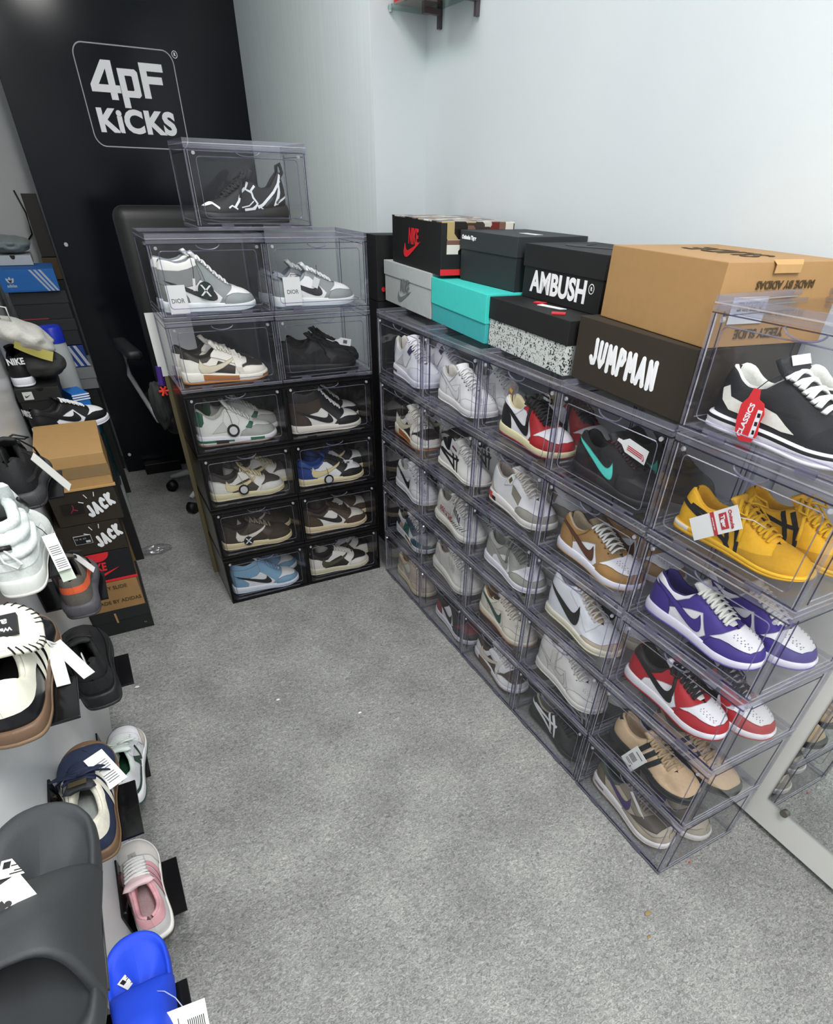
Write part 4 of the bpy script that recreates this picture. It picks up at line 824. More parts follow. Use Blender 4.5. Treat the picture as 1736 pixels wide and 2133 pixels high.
# ------------------------------------------------------------------ cartons on the floor by the left wall
LG = 'cartons piled by the left wall'
t, W = carton('lowest black shoe box of the pile by the left wall', (-1.272, -.017), (-1.056, -.017), 0, .38, .115, '#1c1d1f', '#1f2022', .05, LG)
G().box(.085, .092, -.001, .001, .055, .10).obj('card_strip', mat('#a98455', .6, 'card'), t); text('9.5', .008, mat('#8f9193', .6, 'plain'), t, (W - .03, -.001, .03))
t, W = carton('kraft carton with printed lettering, second from the floor', (-1.274, -.020), (-1.060, -.020), .1155, .35, .125, '#97754a', None, 0, LG)
text('YEEZY SLIDE', .021, INK, t, (W * .52, .0022, .098), bold=.0004); text('MADE BY ADIDAS', .021, INK, t, (W * .57, .0022, .036), bold=.0004)
t, W = carton('black shoe box with red lettering, red half disc and red edge', (-1.272, -.018), (-1.055, -.018), .241, .36, .126, '#121319', None, 0, LG)
text('NIKE', .032, RED, t, (W * .40, .0022, .066), bold=.0012, sx=1.0, sy=1.4, shear=.2); flat_logo(t, (W * .22, .0026, .014), .12, .034, RED, spin=R(-4))
G().box(.001, W, .0008, .004, .001, .010).obj('red_edge', RED, t)
P = [(W * .48 + .042 * math.cos(a), .124 - .034 * math.sin(a)) for a in np.linspace(0, math.pi, 14)]
G().prism(P, .0012, .003).obj('red_half_disc', RED, t)
for i, (A, B, z, lb) in enumerate(((( -1.266, -.016), (-1.050, -.018), .3675, 'dark brown shoe box with white bubble lettering and a size label'), ((-1.244, -.018), (-1.028, -.020), .486, 'dark brown shoe box with white bubble lettering and red emblem'))):
    t, W = carton(lb, A, B, z, .355, (.118, .123)[i], '#292218', None, 0, LG)
    drawn('JACK', LW, t, W * (.55 if i == 0 else .49), W * (.95 if i == 0 else .90), .058, .036, [18, 14, 12, 14], [-.017, -.006, .006, .018], .0056)
    g = G()
    for a in (158, 118, 78): g.tube([(W * .62 + .034 * math.cos(R(a)), -.0004, .066 + .030 * math.sin(R(a))), (W * .62 + .050 * math.cos(R(a)), -.0004, .066 + .046 * math.sin(R(a)))], .0016, 5, up=(0, 1, 0))
    g.obj('drawn_rays', LW, t)
    if i == 0:
        G().box(.050, .107, -.0006, .002, .045, .078).obj('label_border', mat('#c9cbcc', .5, 'plain'), t); G().box(.0515, .1055, -.0012, .0, .0465, .0765).obj('size_label', BLKM, t)
        text('9.5  43  275', .0075, mat('#9b9d9e', .5, 'plain'), t, (.072, -.0016, .066), bold=.0002); G().box(.086, .101, -.0016, -.001, .05, .058).obj('barcode_patch', mat('#c3c5c6', .5, 'plain'), t)
    else:
        G().box(.028, .098, -.0006, .002, .042, .080).obj('window_label', mat('#17120f', .4, 'plain'), t)
        g = G(); e = (.064, .060)                                   # small leaping figure emblem
        g.tube([(e[0] - .010, -.001, e[1] - .012), (e[0], -.001, e[1]), (e[0] + .013, -.001, e[1] - .006)], .0014, 5, up=(0, 1, 0)); g.tube([(e[0], -.001, e[1]), (e[0] + .003, -.001, e[1] + .009), (e[0] + .001, -.001, e[1] + .016)], .0017, 5, up=(0, 1, 0)); g.obj('printed_emblem', mat('#a3243a', .5, 'plain'), t)
t, W = carton('brown cardboard carton closed with tape, on top of the pile', (-1.242, -.018), (-1.024, -.020), .610, .385, .117, '#ab8756', None, 0, LG)
G().box(.001, W - .001, -.0006, .002, .040, .078).obj('packing_tape', clear_mat('brown_tape', (.75, .62, .42, 1), .08, 2.5, .15, .45, (.42, .28, .12, 1)), t)
G().box(-.004, W + .001, -.005, .012, 0, .006).obj('flap_edge', mat('#b8935f', .6, 'card'), t)
# farther cartons and shoes in the dark aisle
t, W = carton('tall kraft carton half hidden behind the floor pile', (-1.26, .385), (-1.055, .385), 0, .11, .335, '#7b6038', None, 0, LG)
t, W = carton('tall dark carton standing behind the taped brown carton', (-1.26, .52), (-1.11, .52), 0, .34, .706, DK, None, 0, LG)
t, W = carton('matt black shoe box with white paper sticker behind the taped carton', (-1.265, .53), (-1.115, .53), .708, .32, .108, '#1b1a1a', '#1d1c1c', .045, LG)
G().box(.022, .055, -.0008, .001, .070, .098).obj('paper_sticker', mat('#d0d2d0', .5, 'plain'), t); flat_logo(t, (.028, -.001, .078), .02, .010, BLKM)
g = G(); P = [(.085 + .013 * math.cos(a), .1075 - .011 * math.sin(a)) for a in np.linspace(0, math.pi, 10)]; g.prism(P, -.0008, .001); g.obj('finger_hole', mat('#050505', .9, 'plain'), t)
t, W = carton('wide dark carton supporting a black sneaker behind the taped carton', (-1.262, .40), (-1.115, .40), 0, .11, .665, DK, None, 0, LG)
for lab, loc, rz in (('black and white low sneaker seen from its heel, on the matt black box', (-1.225, .56, .8175), R(93)), ('black and white low sneaker behind the taped carton, heel lettering in white', (-1.238, .425, .668), R(30))):
    s = sneaker('panda', lab, loc, rz, 'black and white sneakers in the aisle')
    HEEL = Matrix(((0, 0, -1), (-1, 0, 0), (0, 1, 0)))
    text('NIKE', .026, LW, s, (-.0075, 0, .088), plane=HEEL, bold=.001, sy=1.15)
t, W = carton('small blue shoe box with open flap in the dark aisle', (-1.085, .60), (-1.020, .62), .60, .12, .165, '#1f6fc0', None, 0, LG)
for i in range(3): G().box(.001, W, -.0006, .001, .138 + .009 * i, .1425 + .009 * i).obj('white_stripe', LW, t)
t, W = carton('dark pedestal carton under the small blue box', (-1.10, .585), (-1.02, .585), 0, .2, .598, DK, None, 0, LG)
AG = 'cartons at the far end of the aisle'
t, W = carton('large dark carton at the bottom of the far aisle pile', (-1.25, 1.45), (-.985, 1.45), 0, .30, .58, '#17181a', None, 0, AG)
t, W = carton('grey shoe box low in the far aisle pile', (-1.245, 1.44), (-.972, 1.44), .582, .30, .10, '#767a7b', '#7d8182', .05, AG)
t, W = carton('navy blue shoe box with white stripes in the far aisle pile', (-1.245, 1.46), (-.985, 1.46), .684, .28, .10, '#1a3a80', None, 0, AG)
for i in range(3): G().prism([(.15 + .03 * i, .098), (.165 + .03 * i, .098), (.205 + .03 * i, .004), (.19 + .03 * i, .004)], .0016, .0032).obj('white_stripe', mat('#b9bfc9', .5, 'plain'), t)
for i in range(2):
    t, W = carton(('dark grey shoe box under the one with a red line, far aisle', 'dark grey shoe box with a red line, right under the blue one')[i], (-1.225, 1.46), (-.985, 1.46), .786 + .116 * i, .28, .115, '#23272a', '#262a2d', .05, AG)
    if i: G().box(.004, .13, .0, .004, .001, .006).obj('red_edge', mat('#8b3a44', .5, 'plain'), t)
t, W = carton('bright blue shoe box with three white stripes and emblem', (-1.240, 1.44), (-1.005, 1.44), 1.019, .27, .088, '#1a5fa8', '#1c63ad', .084, AG, lidover=.001)
for i in range(3): G().prism([(.130 + .020 * i, .086), (.141 + .020 * i, .086), (.196 + .018 * i, .002), (.186 + .018 * i, .002)], -.0008, 0).obj('white_stripe', mat('#aab4c2', .5, 'plain'), t)
g = G()
for a in (-38, 0, 38):
    c, s_ = math.cos(R(a)), math.sin(R(a)); pet = [(0, 0), (.007, .010), (.0035, .022), (0, .026), (-.0035, .022), (-.007, .010)]
    g.prism([(.043 + x * c + y * s_ * 1.0, .036 + y * c - x * s_) for x, y in pet], -.0008, 0)
g.obj('printed_emblem', mat('#b6bfca', .5, 'plain'), t); text('adidas', .016, mat('#aab4c2', .5, 'plain'), t, (.044, -.0006, .026), bold=.0006)
t, W = carton('white shoe box with a finger hole on the far aisle pile', (-1.245, 1.60), (-1.08, 1.60), 1.109, .25, .04, '#b9bec0', None, 0, AG)
g = G(); g.prism([(.085 + .011 * math.cos(a), .039 - .016 * math.sin(a)) for a in np.linspace(0, math.pi, 10)], .002, .0036); g.obj('finger_hole', BLKM, t)
t, W = carton('flat black carton standing upright beside the sign panel', (-1.045, 1.87), (-.972, 1.87), 1.118, .05, .255, '#26231f', None, 0, AG)
t, W = carton('brown cardboard box under the upright black carton', (-1.05, 1.87), (-.972, 1.87), 1.02, .06, .096, '#4a3c28', None, 0, AG)
t, W = carton('slim dark column of packaging behind the far pile', (-1.05, 1.86), (-.975, 1.86), 0, .08, 1.018, '#1a1b1c', None, 0, AG)
# ------------------------------------------------------------------ display wall on the left: brackets, sneakers, slides
def bracket(label, y0, y1, z, x1=-1.14):
    t = thing('shelf_bracket', label, 'shelf bracket', (-1.2745, y0, z), 0, 'black brackets on the left wall'); w = x1 + 1.2745; d = y1 - y0
    G().box(0, w, 0, d, -.005, 0).obj('plate', mat('#0e0e10', .18, 'plain'), t, bevel=.001)
    G().box(0, .004, 0, d, 0, .075).obj('back_flange', mat('#0e0e10', .2, 'plain'), t)
    g = G()
    for y in (.025, d - .025): g.tube([(.004, y, .05), (.0065, y, .05)], .004, 10)
    g.obj('screws', mat('#2a2a2c', .3, 'plain'), t); return t
WG = 'sneakers on the left display wall'
BRK = [('bracket under the pink and white sneaker', -1.415, -1.255, .100, -1.150), ('bracket under the navy gum soled sneaker', -1.475, -1.335, .500, -1.142), ('bracket under the white sneaker with green lining', -.98, -.82, .135, -1.165),
       ('bracket under the black cushioned runner', -1.085, -.965, .552, -1.100), ('bracket under the grey ribbed sneaker with orange stripe', -.68, -.52, .552, -1.120), ('bracket under the cream and black gum soled sneaker', -1.52, -1.42, .850, -1.135),
       ('bracket under the puffy white shoe', -1.08, -.92, .850, -1.14), ('bracket under the black ribbed sneaker', -.68, -.50, .850, -1.125), ('bracket under the blue slide', -1.83, -1.69, .325, -1.145), ('bracket under the big black slide', -1.93, -1.78, .838, -1.135)]
for l, a, b, z, x in BRK: bracket('black metal ' + l, a, b, z, x)
def wall_shoe(key, label, x, y, z, deg, nm='sneaker'): return sneaker(key, label, (x, y, z), R(deg), WG, 'sneaker', nm)
wall_shoe('pink_white', 'white sneaker with pink collar and brown sole, lowest on the left wall', -1.214, -1.462, .1005, 97)
navy = wall_shoe('navy_gum', 'navy suede sneaker with cream collar and gum sole', -1.216, -1.505, .5005, 91)
wall_shoe('white_green', 'white sneaker with green insole and trim', -1.222, -1.07, .1355, 87)
bam = wall_shoe('black_air', 'all black cushioned runner on the left wall', -1.163, -1.145, .5525, 96)
wall_shoe('beluga', 'grey knit sneaker with orange stripe and ribbed sole', -1.182, -.755, .5525, 92)
wb = wall_shoe('cream_gum', 'black and cream sneaker with a big cream tongue flap', -1.209, -1.545, .8505, 90)
puf = wall_shoe('puffy_white', 'puffy white padded shoe with black toggle', -1.206, -1.135, .8505, 90)
wall_shoe('black_ribbed', 'black knit sneaker with dark ribbed sole', -1.203, -.735, .8505, 90)
# big folded tongue flap, its woven label reads upside down from the heel
TL = Matrix.Translation((.084, 0, .106)) @ Matrix.Rotation(R(-12), 4, 'Y')
g = G(); rows = []; FP = rrect(-.014, .086, -.063, .063, .034, 6)
for z, k in ((-.006, .9), (-.003, 1.0), (.003, 1.0), (.006, .93)): rows.append([(.033 + (x - .033) * k, y * k, z - 6 * y * y) for x, y in FP])
g.grid(rows, cv=True)
cr = []
for q in range(13): cr.append([(.033 + (x - .033) * .93 * (1 - q / 12), y * .93 * (1 - q / 12), .006 + .0012 * math.sin((.033 + (x - .033) * (1 - q / 12)) * 700) - 6 * (y * (1 - q / 12)) ** 2) for x, y in FP])
g.grid(cr, cv=True)
me = g.mesh('tongue_flap', mat('#e4e3d2', .7, 'cloth'), smooth=True); me.transform(TL); flap = link('tongue_flap', me, wb)
g = G().box(.014, .052, -.040, .040, .0010, .0082); me = g.mesh('woven_label', mat('#17181d', .6, 'plain')); me.transform(TL); lab = link('woven_label', me, flap)
for s_, sz, dx in (('adidas', .0185, .040), ('Wales Bonner', .0095, .025)):
    me = text_mesh(s_, sz, mat('#c9cbc6', .6, 'plain'), .0004); me.transform(TL @ Matrix.Translation((dx - .004, -.006, .0086)) @ Matrix.Rotation(math.pi / 2, 4, 'Z')); link('lettering', me, lab)
g = G(); n = len(FP)
for i in range(0, n, 1):
    x, y = FP[i]; g.tube([(.033 + (x - .033) * .86, y * .86, .0075 - 6 * y * y), (.033 + (x - .033) * 1.0, y * 1.0, .0045 - 6 * y * y), (.033 + (x - .033) * 1.03, y * 1.03, -.001 - 6 * y * y)], .0012, 4)
me = g.mesh('whip_stitching', mat('#121214', .7, 'plain')); me.transform(TL); link('whip_stitching', me, flap)
HEELP = Matrix(((0, 0, -1), (-1, 0, 0), (0, 1, 0)))
SH = proto('puffy_white')
for t_, rr, of in ((1.0, .0105, -.003), (.74, .0115, -.001), (.50, .010, .001)):
    P = [SH.surf(p, t_, -1, of) for p in np.linspace(.42, .02, 12)] + [SH.surf(p, t_, 1, of) for p in np.linspace(.02, .42, 12)]
    if t_ == 1.0: P = [q - np.array((0, 0, .004)) for q in P]
    g = G().tube(P, [rr * (.75 if k in (0, len(P) - 1) else 1) for k in range(len(P))], 10, flat=.9); g.obj('padded_roll', mat('#dfe6e4', .7, 'cloth'), puf, smooth=True)
for p in (.45, .51, .57):
    z = SH.zt(p) * SH.L; w = SH.go(p) * OUT(p) * SH.W + .016
    g = G().tube([(p * SH.L + .012, -w, z - .016), (p * SH.L + .003, -w * .7, z + .008), (p * SH.L, 0, z + .016), (p * SH.L + .003, w * .7, z + .008), (p * SH.L + .012, w, z - .016)], [.008, .012, .013, .012, .008], 10); g.obj('padded_roll', mat('#d8e0de', .7, 'cloth'), puf, smooth=True)
# toggle and cord on the puffy shoe
g = G().tube([(-.004, -.016, .098), (-.004, .016, .098)], .0048, 10); g.obj('toggle', mat('#141416', .4, 'plain'), puf, smooth=True)
g = G().tube([(-.005, .006, .097), (-.010, .004, .075), (-.012, -.012, .060), (-.011, -.022, .068), (-.008, -.010, .085), (-.006, -.004, .097)], .0024, 6); g.obj('cord', mat('#e1e6e4', .7, 'cloth'), puf, smooth=True)
g = G().tube([(.075, -.046, .150), (.100, -.050, .128)], .0042, 8); g.obj('cord_lock', mat('#17171a', .4, 'plain'), puf, smooth=True)
# slides -----------------------------------------------------------
def slide(label, col, loc, deg, L=.29, W=.058):
    t = thing('slide_sandal', label, 'slide sandal', loc, R(deg), 'slides on the left wall'); m = mat(col, .62, 'foam')
    ps = [(1 - math.cos(math.pi * i / 48)) / 2 for i in range(49)]; oc = pchip([(0, 0), (.005, .28), (.03, .58), (.08, .78), (.2, .86), (.4, .86), (.6, .95), (.75, 1.0), (.86, .96), (.94, .78), (.98, .5), (.995, .26), (1, 0)])
    def P(p, k, z): w = oc(p) * W; return (L * (.5 + (p - .5) * (1 - (1 - k) * .8)), w * k, z)
    g = G(); ht = lambda p: .040 - .006 * p + .010 * max(0, (p - .85) / .15) ** 2
    for sd in (-1, 1):
        rows = []
        for p in ps:
            h = ht(p); row = []
            for k, z in ((0, 0), (.86, 0), (.95, .004), (1.0, .016), (1.0, h - .008), (.985, h - .002), (.95, h), (.90, h - .001), (.85, h - .006), (.78, h - .010), (.4, h - .011), (0, h - .011)):
                x, y, zz = P(p, k, z); row.append((x, sd * y, zz))
            rows.append(row)
        g.grid(rows)
    g.obj('footbed', m, t, smooth=True)
    g = G(); rows = []; n = 22                                          # broad upper strap
    hh = pchip([(.16, .108), (.24, .106), (.34, .100), (.46, .086), (.58, .068), (.64, .056)])
    ps2 = [.16 + .48 * i / 20 for i in range(21)]
    for inner in (0, 1):
        for p in (ps2 if not inner else ps2[::-1]):
            th = .011 if inner else 0; e = (abs(p - .40) / .24) ** 6; top = hh(p) - th - (.003 * e if not inner else -.002 * e); w = oc(p) * W * 1.03 - th * .8; row = []
            for j in range(n + 1):
                a = math.pi * j / n; c = math.cos(a); s = math.sin(a)
                cut = .035 * L * (s ** 2) * (1 if p < .5 else .8) * (1 - abs(p - .5) / .5)
                xx = p * L + (.030 * (s ** 1.5 - .6) if p < .34 else 0) * 1.0
                row.append((p * L + (.07 * L * s * (1 - (p - .16) / .24) if p < .40 else -.015 * L * s * ((p - .4) / .24)), w * math.copysign(abs(c) ** .62, c), .016 + (top - .016) * abs(s) ** .72))
            rows.append(row)
    g.grid(rows, cu=True); g.obj('strap', m, t, smooth=True)
    return t
sl = slide('large matt black slide nearest the camera on the left wall', '#303335', (-1.181, -1.996, .8385), 90, .30, .056)
sb = slide('royal blue slide low on the left wall', '#1c46d2', (-1.208, -1.872, .3255), 92, .29, .053)
for s_, p, rz in ((sl, (.232, .020, .0268), -8), (sb, (.217, .012, .0268), 38)):
    g = G().box(-.012, .012, -.021, .021, 0, .0008); o = g.obj('size_sticker', mat('#d9dbd6', .5, 'plain'), s_); o.location = p; o.rotation_euler = (0, 0, R(rz))
    g = G()
    for i in range(5): g.box(-.009 + .0035 * i, -.0075 + .0035 * i, -.015, .010 - .004 * (i % 3), .0008, .001)
    g.box(.000, .009, .011, .018, .0008, .001); g.obj('print_lines', BLKM, o)
for s_ in (sl, sb):
    g = G()
    for i in range(3): g.prism([(.012 * i, 0), (.012 * i + .006, 0), (.012 * i - .004, .012 + .006 * i), (.012 * i - .010, .009 + .006 * i)], -.0006, .0002)
    me = g.mesh('embossed_emblem', mat('#303335' if s_ is sl else '#1c46d2', .62, 'foam')); me.transform(Matrix.Translation((.262, -.012, .0256)) @ Matrix.Rotation(R(90), 4, 'Z') @ Matrix.Rotation(R(90), 4, 'X')); link('embossed_emblem', me, s_)
# ------------------------------------------------------------------ hang tags
CARDW = mat('#e3e4e3', .55, 'plain'); PRINT = mat('#55585a', .6, 'plain'); REDP = mat('#b5343e', .6, 'plain')
def swing(label, loc, euler, w, h, cord=None, col=CARDW, group='swing tags', shape='rect', cordcol='#24262a', cr=.0009):
    """card hanging below its hole at the local origin, facing local -Y"""
    t = thing('swing_tag', label, 'swing tag', loc, 0, group, rot=euler); g = G()
    if shape == 'rect': P = [(-w / 2, -h), (w / 2, -h), (w / 2, 0), (-w / 2, 0)]
    elif shape == 'round': P = [(w / 2 * math.cos(a), -w / 2 + w / 2 * math.sin(a)) for a in np.linspace(0, 2 * math.pi, 25)[:-1]]
    elif shape == 'tab': P = [(-w / 2, -h), (w / 2, -h), (w / 2, -.25 * h), (w * .15, -.06 * h), (w * .1, .12 * h), (-w * .1, .12 * h), (-w * .15, -.06 * h), (-w / 2, -.25 * h)]
    elif shape == 'blob': P = [(-.2 * w, -h), (.25 * w, -h), (.45 * w, -.85 * h), (.42 * w, -.6 * h), (.52 * w, -.45 * h), (.42 * w, -.25 * h), (.2 * w, -.18 * h), (.16 * w, 0), (-.1 * w, .02 * h), (-.22 * w, -.16 * h), (-.45 * w, -.3 * h), (-.5 * w, -.6 * h), (-.45 * w, -.85 * h)]
    g.prism(P, -.0008, .0004); g.obj('card', col, t)
    if cord:
        M = Euler(euler).to_matrix().inverted(); L0 = Vector(loc); pts = [(0, 0, -.004 if shape == 'rect' else 0)] + [tuple(M @ (Vector(c) - L0)) for c in cord]
        g = G().tube(pts, cr, 5); g.obj('cord', mat(cordcol, .6, 'plain'), t, smooth=True)
    return t
def lines(t, pts, m=PRINT):
    g = G()
    for x0, x1, z, d in pts: g.box(x0, x1, -.0014, -.0009, z - d / 2, z + d / 2)
    g.obj('print_lines', m, t)
# left stack
t = swing('large white card tag on the grey high top', (-.668, .028, 1.186), (R(-4), 0, R(3)), .060, .079, [(-.655, .03, 1.185), (-.62, .05, 1.172), (-.60, .062, 1.20)]); text('DIOR', .017, PRINT, t, (0, -.001, -.043), bold=.0001, sx=1.0)
t = swing('large white card tag on the grey low sneaker', (-.284, .030, 1.196), (R(-3), 0, R(-2)), .060, .083, [(-.284, .034, 1.203), (-.255, .05, 1.20), (-.23, .062, 1.19)]); text('DIOR', .017, PRINT, t, (0, -.001, -.043), bold=.0001)
def xmark(t, r):
    g = G()
    for s_ in (-1, 1): g.prism([(s_ * -r * .6 - .002 * s_, -r * .6), (s_ * -r * .6 + .004 * s_, -r * .62), (s_ * r * .6 + .002 * s_, r * .6), (s_ * r * .6 - .004 * s_, r * .62)], -.0014, -.0009)
    o = g.obj('cross_mark', LW, t); o.location = (0, 0, -r); return o
t = swing('round dark green tag with white cross on the grey high top', (-.570, .036, 1.192), (0, R(6), 0), .050, .05, [(-.575, .04, 1.215), (-.585, .055, 1.245)], mat('#142722', .5, 'plain'), shape='round'); xmark(t, .025)
t = swing('small white cord seal on the grey high top', (-.602, .045, 1.20), (0, R(8), 0), .008, .034, [(-.597, .05, 1.225), (-.598, .06, 1.262)]); 
t = swing('small white folded tag on the grey low sneaker', (-.188, .036, 1.190), (0, R(25), 0), .022, .030, [(-.186, .045, 1.20), (-.180, .06, 1.225)])
t = swing('round black tag with white centre on the green soled sneaker', (-.573, .032, .745), (0, 0, 0), .046, .046, [(-.575, .04, .77), (-.583, .06, .80)], BLKM, shape='round'); G().tube([(0, -.0009, -.023), (0, -.0016, -.023)], .015, 18).obj('white_centre', mat('#d6d8d8', .5, 'plain'), t)
t = swing('round black tag with white centre on the charcoal sneaker', (-.578, .030, .512), (0, 0, 0), .042, .042, [(-.578, .04, .53), (-.590, .06, .556)], BLKM, shape='round', cordcol='#8d805f'); G().tube([(0, -.0009, -.021), (0, -.0016, -.021)], .0145, 18).obj('white_centre', mat('#c9cccc', .5, 'plain'), t)
t = swing('round black tag with white centre on the blue heeled sneaker', (-.218, .030, .492), (0, 0, 0), .042, .042, [(-.218, .04, .51), (-.222, .06, .53)], BLKM, shape='round'); G().tube([(0, -.0009, -.021), (0, -.0016, -.021)], .0145, 18).obj('white_centre', mat('#c9cccc', .5, 'plain'), t)
t = swing('round black tag with white cross on the dark brown sneaker', (-.598, .030, .288), (0, R(5), 0), .040, .04, [(-.596, .04, .30), (-.585, .06, .315)], BLKM, shape='round'); xmark(t, .020)
t = swing('white plastic tab tag on the all black sneaker', (-.118, .078, .984), (0, R(-78), 0), .024, .058, [(-.135, .08, .982), (-.155, .09, .99)], shape='tab', cordcol='#d9dadc', cr=.0016); lines(t, [(-.006, .006, -.034, .016)])
t = swing('white plastic tab tag on the blue heeled sneaker', (-.145, .062, .522), (0, R(-82), 0), .022, .052, [(-.16, .065, .52), (-.175, .075, .53)], shape='tab', cordcol='#d9dadc', cr=.0016); lines(t, [(-.005, .005, -.030, .014)])
t = swing('small pale tag on the laces of the brown and white sneaker', (-.168, .075, .333), (0, R(-20), R(10)), .018, .026, [(-.17, .08, .325), (-.185, .085, .318)], mat('#b9b6ac', .6, 'plain'))
# right wall: facing -X
def rswing(label, y, z, w, h, roll, x=.03, **k): return swing(label, (x, y, z), Euler((0, R(roll), R(-90))), w, h, **k)
t = rswing('red swing tag shaped like a badge on the skate sneaker', -1.605, 1.192, .050, .085, -8, x=.026, col=mat('#d5262e', .45, 'plain'), shape='blob', cord=[(.04, -1.61, 1.205), (.05, -1.64, 1.225)])
text('CLASSICS', .0135, LW, t, (-.006, -.0012, -.05), spin=R(75), bold=.0004); G().prism([(.006, -.078), (.016, -.076), (.022, -.032), (.013, -.031)], -.0013, -.0009).obj('white_strip', LW, t); lines(t, [(.011, .016, -.068, .007), (.012, .018, -.054, .007), (.014, .02, -.040, .007)], BLKM)
t = rswing('white and red swing tag on the yellow sneaker', -1.668, .985, .046, .112, 53, x=.020, cord=[(.03, -1.69, .985), (.045, -1.71, .975)], cordcol='#d8d9d8')
text('Onitsuka', .010, REDP, t, (0, -.0012, -.018), bold=.0003); G().box(-.016, .016, -.0014, -.0009, -.043, -.026).obj('red_patch', REDP, t); text('Tiger', .011, LW, t, (0, -.002, -.035), bold=.0004); G().box(-.023, .023, -.0014, -.0009, -.062, -.053).obj('red_bar', REDP, t); text('onitsukatiger.com', .0035, LW, t, (0, -.002, -.0575))
t = rswing('white barcode tag on the tan striped sneaker', -1.662, .310, .048, .085, 24, x=.014, cord=[(.03, -1.665, .315), (.05, -1.67, .322)], cordcol='#c9cacc')
g = G()
for i in range(8): g.box(-.016 + .003 * i, -.0146 + .003 * i, -.0014, -.0009, -.052, -.030)
g.obj('barcode', BLKM, t); lines(t, [(-.016, .010, -.06, .002), (-.016, .004, -.066, .002), (-.012, .016, -.015, .003)]); text('2', .009, BLKM, t, (.010, -.001, -.072), bold=.0004)
t = rswing('white plastic tab tag on the black suede sneaker', -1.300, 1.006, .032, .086, -82, x=.055, shape='tab', cord=[(.06, -1.285, 1.003), (.075, -1.27, .995)], cordcol='#d9dadc', cr=.0018); lines(t, [(-.008 + .004 * i, -.006 + .004 * i, -.05, .05) for i in range(3)], REDP); flat_logo(t, (-.010, -.0014, -.082), .012, .006, REDP)
t = rswing('white card tag with red print on the slim white sneaker', -.565, .772, .055, .060, 18, x=.052, cord=[(.06, -.565, .78), (.075, -.56, .79)], cordcol='#d0d1d2'); G().box(-.016, .016, -.0014, -.0009, -.026, -.018).obj('red_patch', mat('#6e2430', .6, 'plain'), t); lines(t, [(-.027, .027, -.042, .002)])
t = rswing('white plastic tab tag with red print on the cream sneaker', -.875, .318, .026, .075, -75, x=.055, shape='tab', cord=[(.06, -.86, .315), (.075, -.85, .31)], cordcol='#d9dadc', cr=.0018); lines(t, [(-.006, -.003, -.045, .035), (.001, .004, -.045, .035)], REDP)
t = rswing('white plastic tab tag with red print on the strapped high top', -1.252, .292, .026, .062, 8, x=.052, shape='tab', cord=[(.06, -1.25, .30), (.07, -1.245, .31)], cordcol='#d9dadc', cr=.0018); lines(t, [(-.007, -.004, -.05, .012), (.0, .003, -.05, .012), (.005, .008, -.05, .012)], REDP)
t = rswing('clear plastic pouch with printed leaflet in the red and black sneaker', -.822, 1.022, .05, .062, 24, x=.085, col=FILM); G().box(-.012, .012, .0006, .0014, -.056, -.012).obj('leaflet', mat('#8a4a2a', .6, 'plain'), t); lines(t, [(-.008, .006, -.03, .01)], mat('#d9a03c', .6, 'plain'))
t = rswing('thin white cord tag on the beige runner', -1.655, .122, .010, .085, -52, x=.045, cord=[(.05, -1.65, .13), (.06, -1.64, .14)], cordcol='#8d8f94')
# left wall tags
t = swing('white paper tag with printed lines on the navy sneaker', (-1.192, -1.318, .585), (R(-55), R(0), R(28)), .038, .075, [(-1.20, -1.31, .59), (-1.208, -1.30, .588)]); lines(t, [(-.012, .012, -.02 - .005 * i, .0014) for i in range(4)] + [(-.012, .010, -.048 - .005 * i, .0014) for i in range(4)])
t = swing('long white paper tag hanging on the puffy white shoe', (-1.146, -1.015, .905), (R(-62), R(-4), R(7)), .024, .088, [(-1.155, -1.00, .912), (-1.165, -.985, .916)]); lines(t, [(-.009, .009, -.03 - .005 * i, .0014) for i in range(5)] + [(-.009, .009, -.062 - .005 * i, .0014) for i in range(5)])
t = swing('pale green paper tag under the long white one, puffy shoe', (-1.146, -1.018, .901), (R(-55), R(-4), R(7)), .024, .100, None, mat('#b9c4b6', .6, 'plain'))
t = swing('white paper tag hanging beside the black ribbed sneaker', (-1.158, -.66, .945), (R(-28), R(-10), R(75)), .030, .10, [(-1.166, -.65, .95), (-1.178, -.64, .95)], mat('#cfcfca', .35, 'plain'))
t = swing('white paper tag on the grey ribbed sneaker with orange', (-1.166, -.62, .668), (R(-30), R(-8), R(72)), .022, .065, [(-1.172, -.61, .67), (-1.18, -.60, .67)])
for i, (a, b, w, h) in enumerate(((4, 4, .019, .075), (-6, 26, .019, .080))):
    t = swing(('short ribbon like tag of the cream tongued sneaker', 'long ribbon like tag of the cream tongued sneaker')[i], (-1.155 + .003 * i, -1.372 + .006 * i, .882), (R(-66), R(a), R(b)), w, h, [(-1.163, -1.365, .890), (-1.172, -1.36, .892)], mat('#c6c8c4', .5, 'plain'), cordcol='#c9cac8', cr=.002)
t = swing('white diamond set price tag on the big black slide', (-1.196, -1.838, .932), (R(-66), 0, R(25)), .042, .052, [(-1.197, -1.828, .936), (-1.199, -1.805, .925)], cordcol='#8a8c8e'); lines(t, [(-.012, -.002, -.018, .008), (.003, .014, -.044, .009)], BLKM)
g = G().tube([(0, -.0009, -.02), (0, -.0015, -.02)], .003, 10); g.obj('punched_hole', BLKM, t)
t = swing('white barcode tag dangling from the blue slide', (-1.146, -1.772, .400), (R(-55), R(4), R(-4)), .066, .075, [(-1.155, -1.755, .404), (-1.17, -1.735, .402), (-1.185, -1.725, .398)], cordcol='#a9b4d8')
g = G()
for i in range(9): g.box(.002 + .003 * i, .0034 + .003 * i, -.0014, -.0009, -.048, -.022)
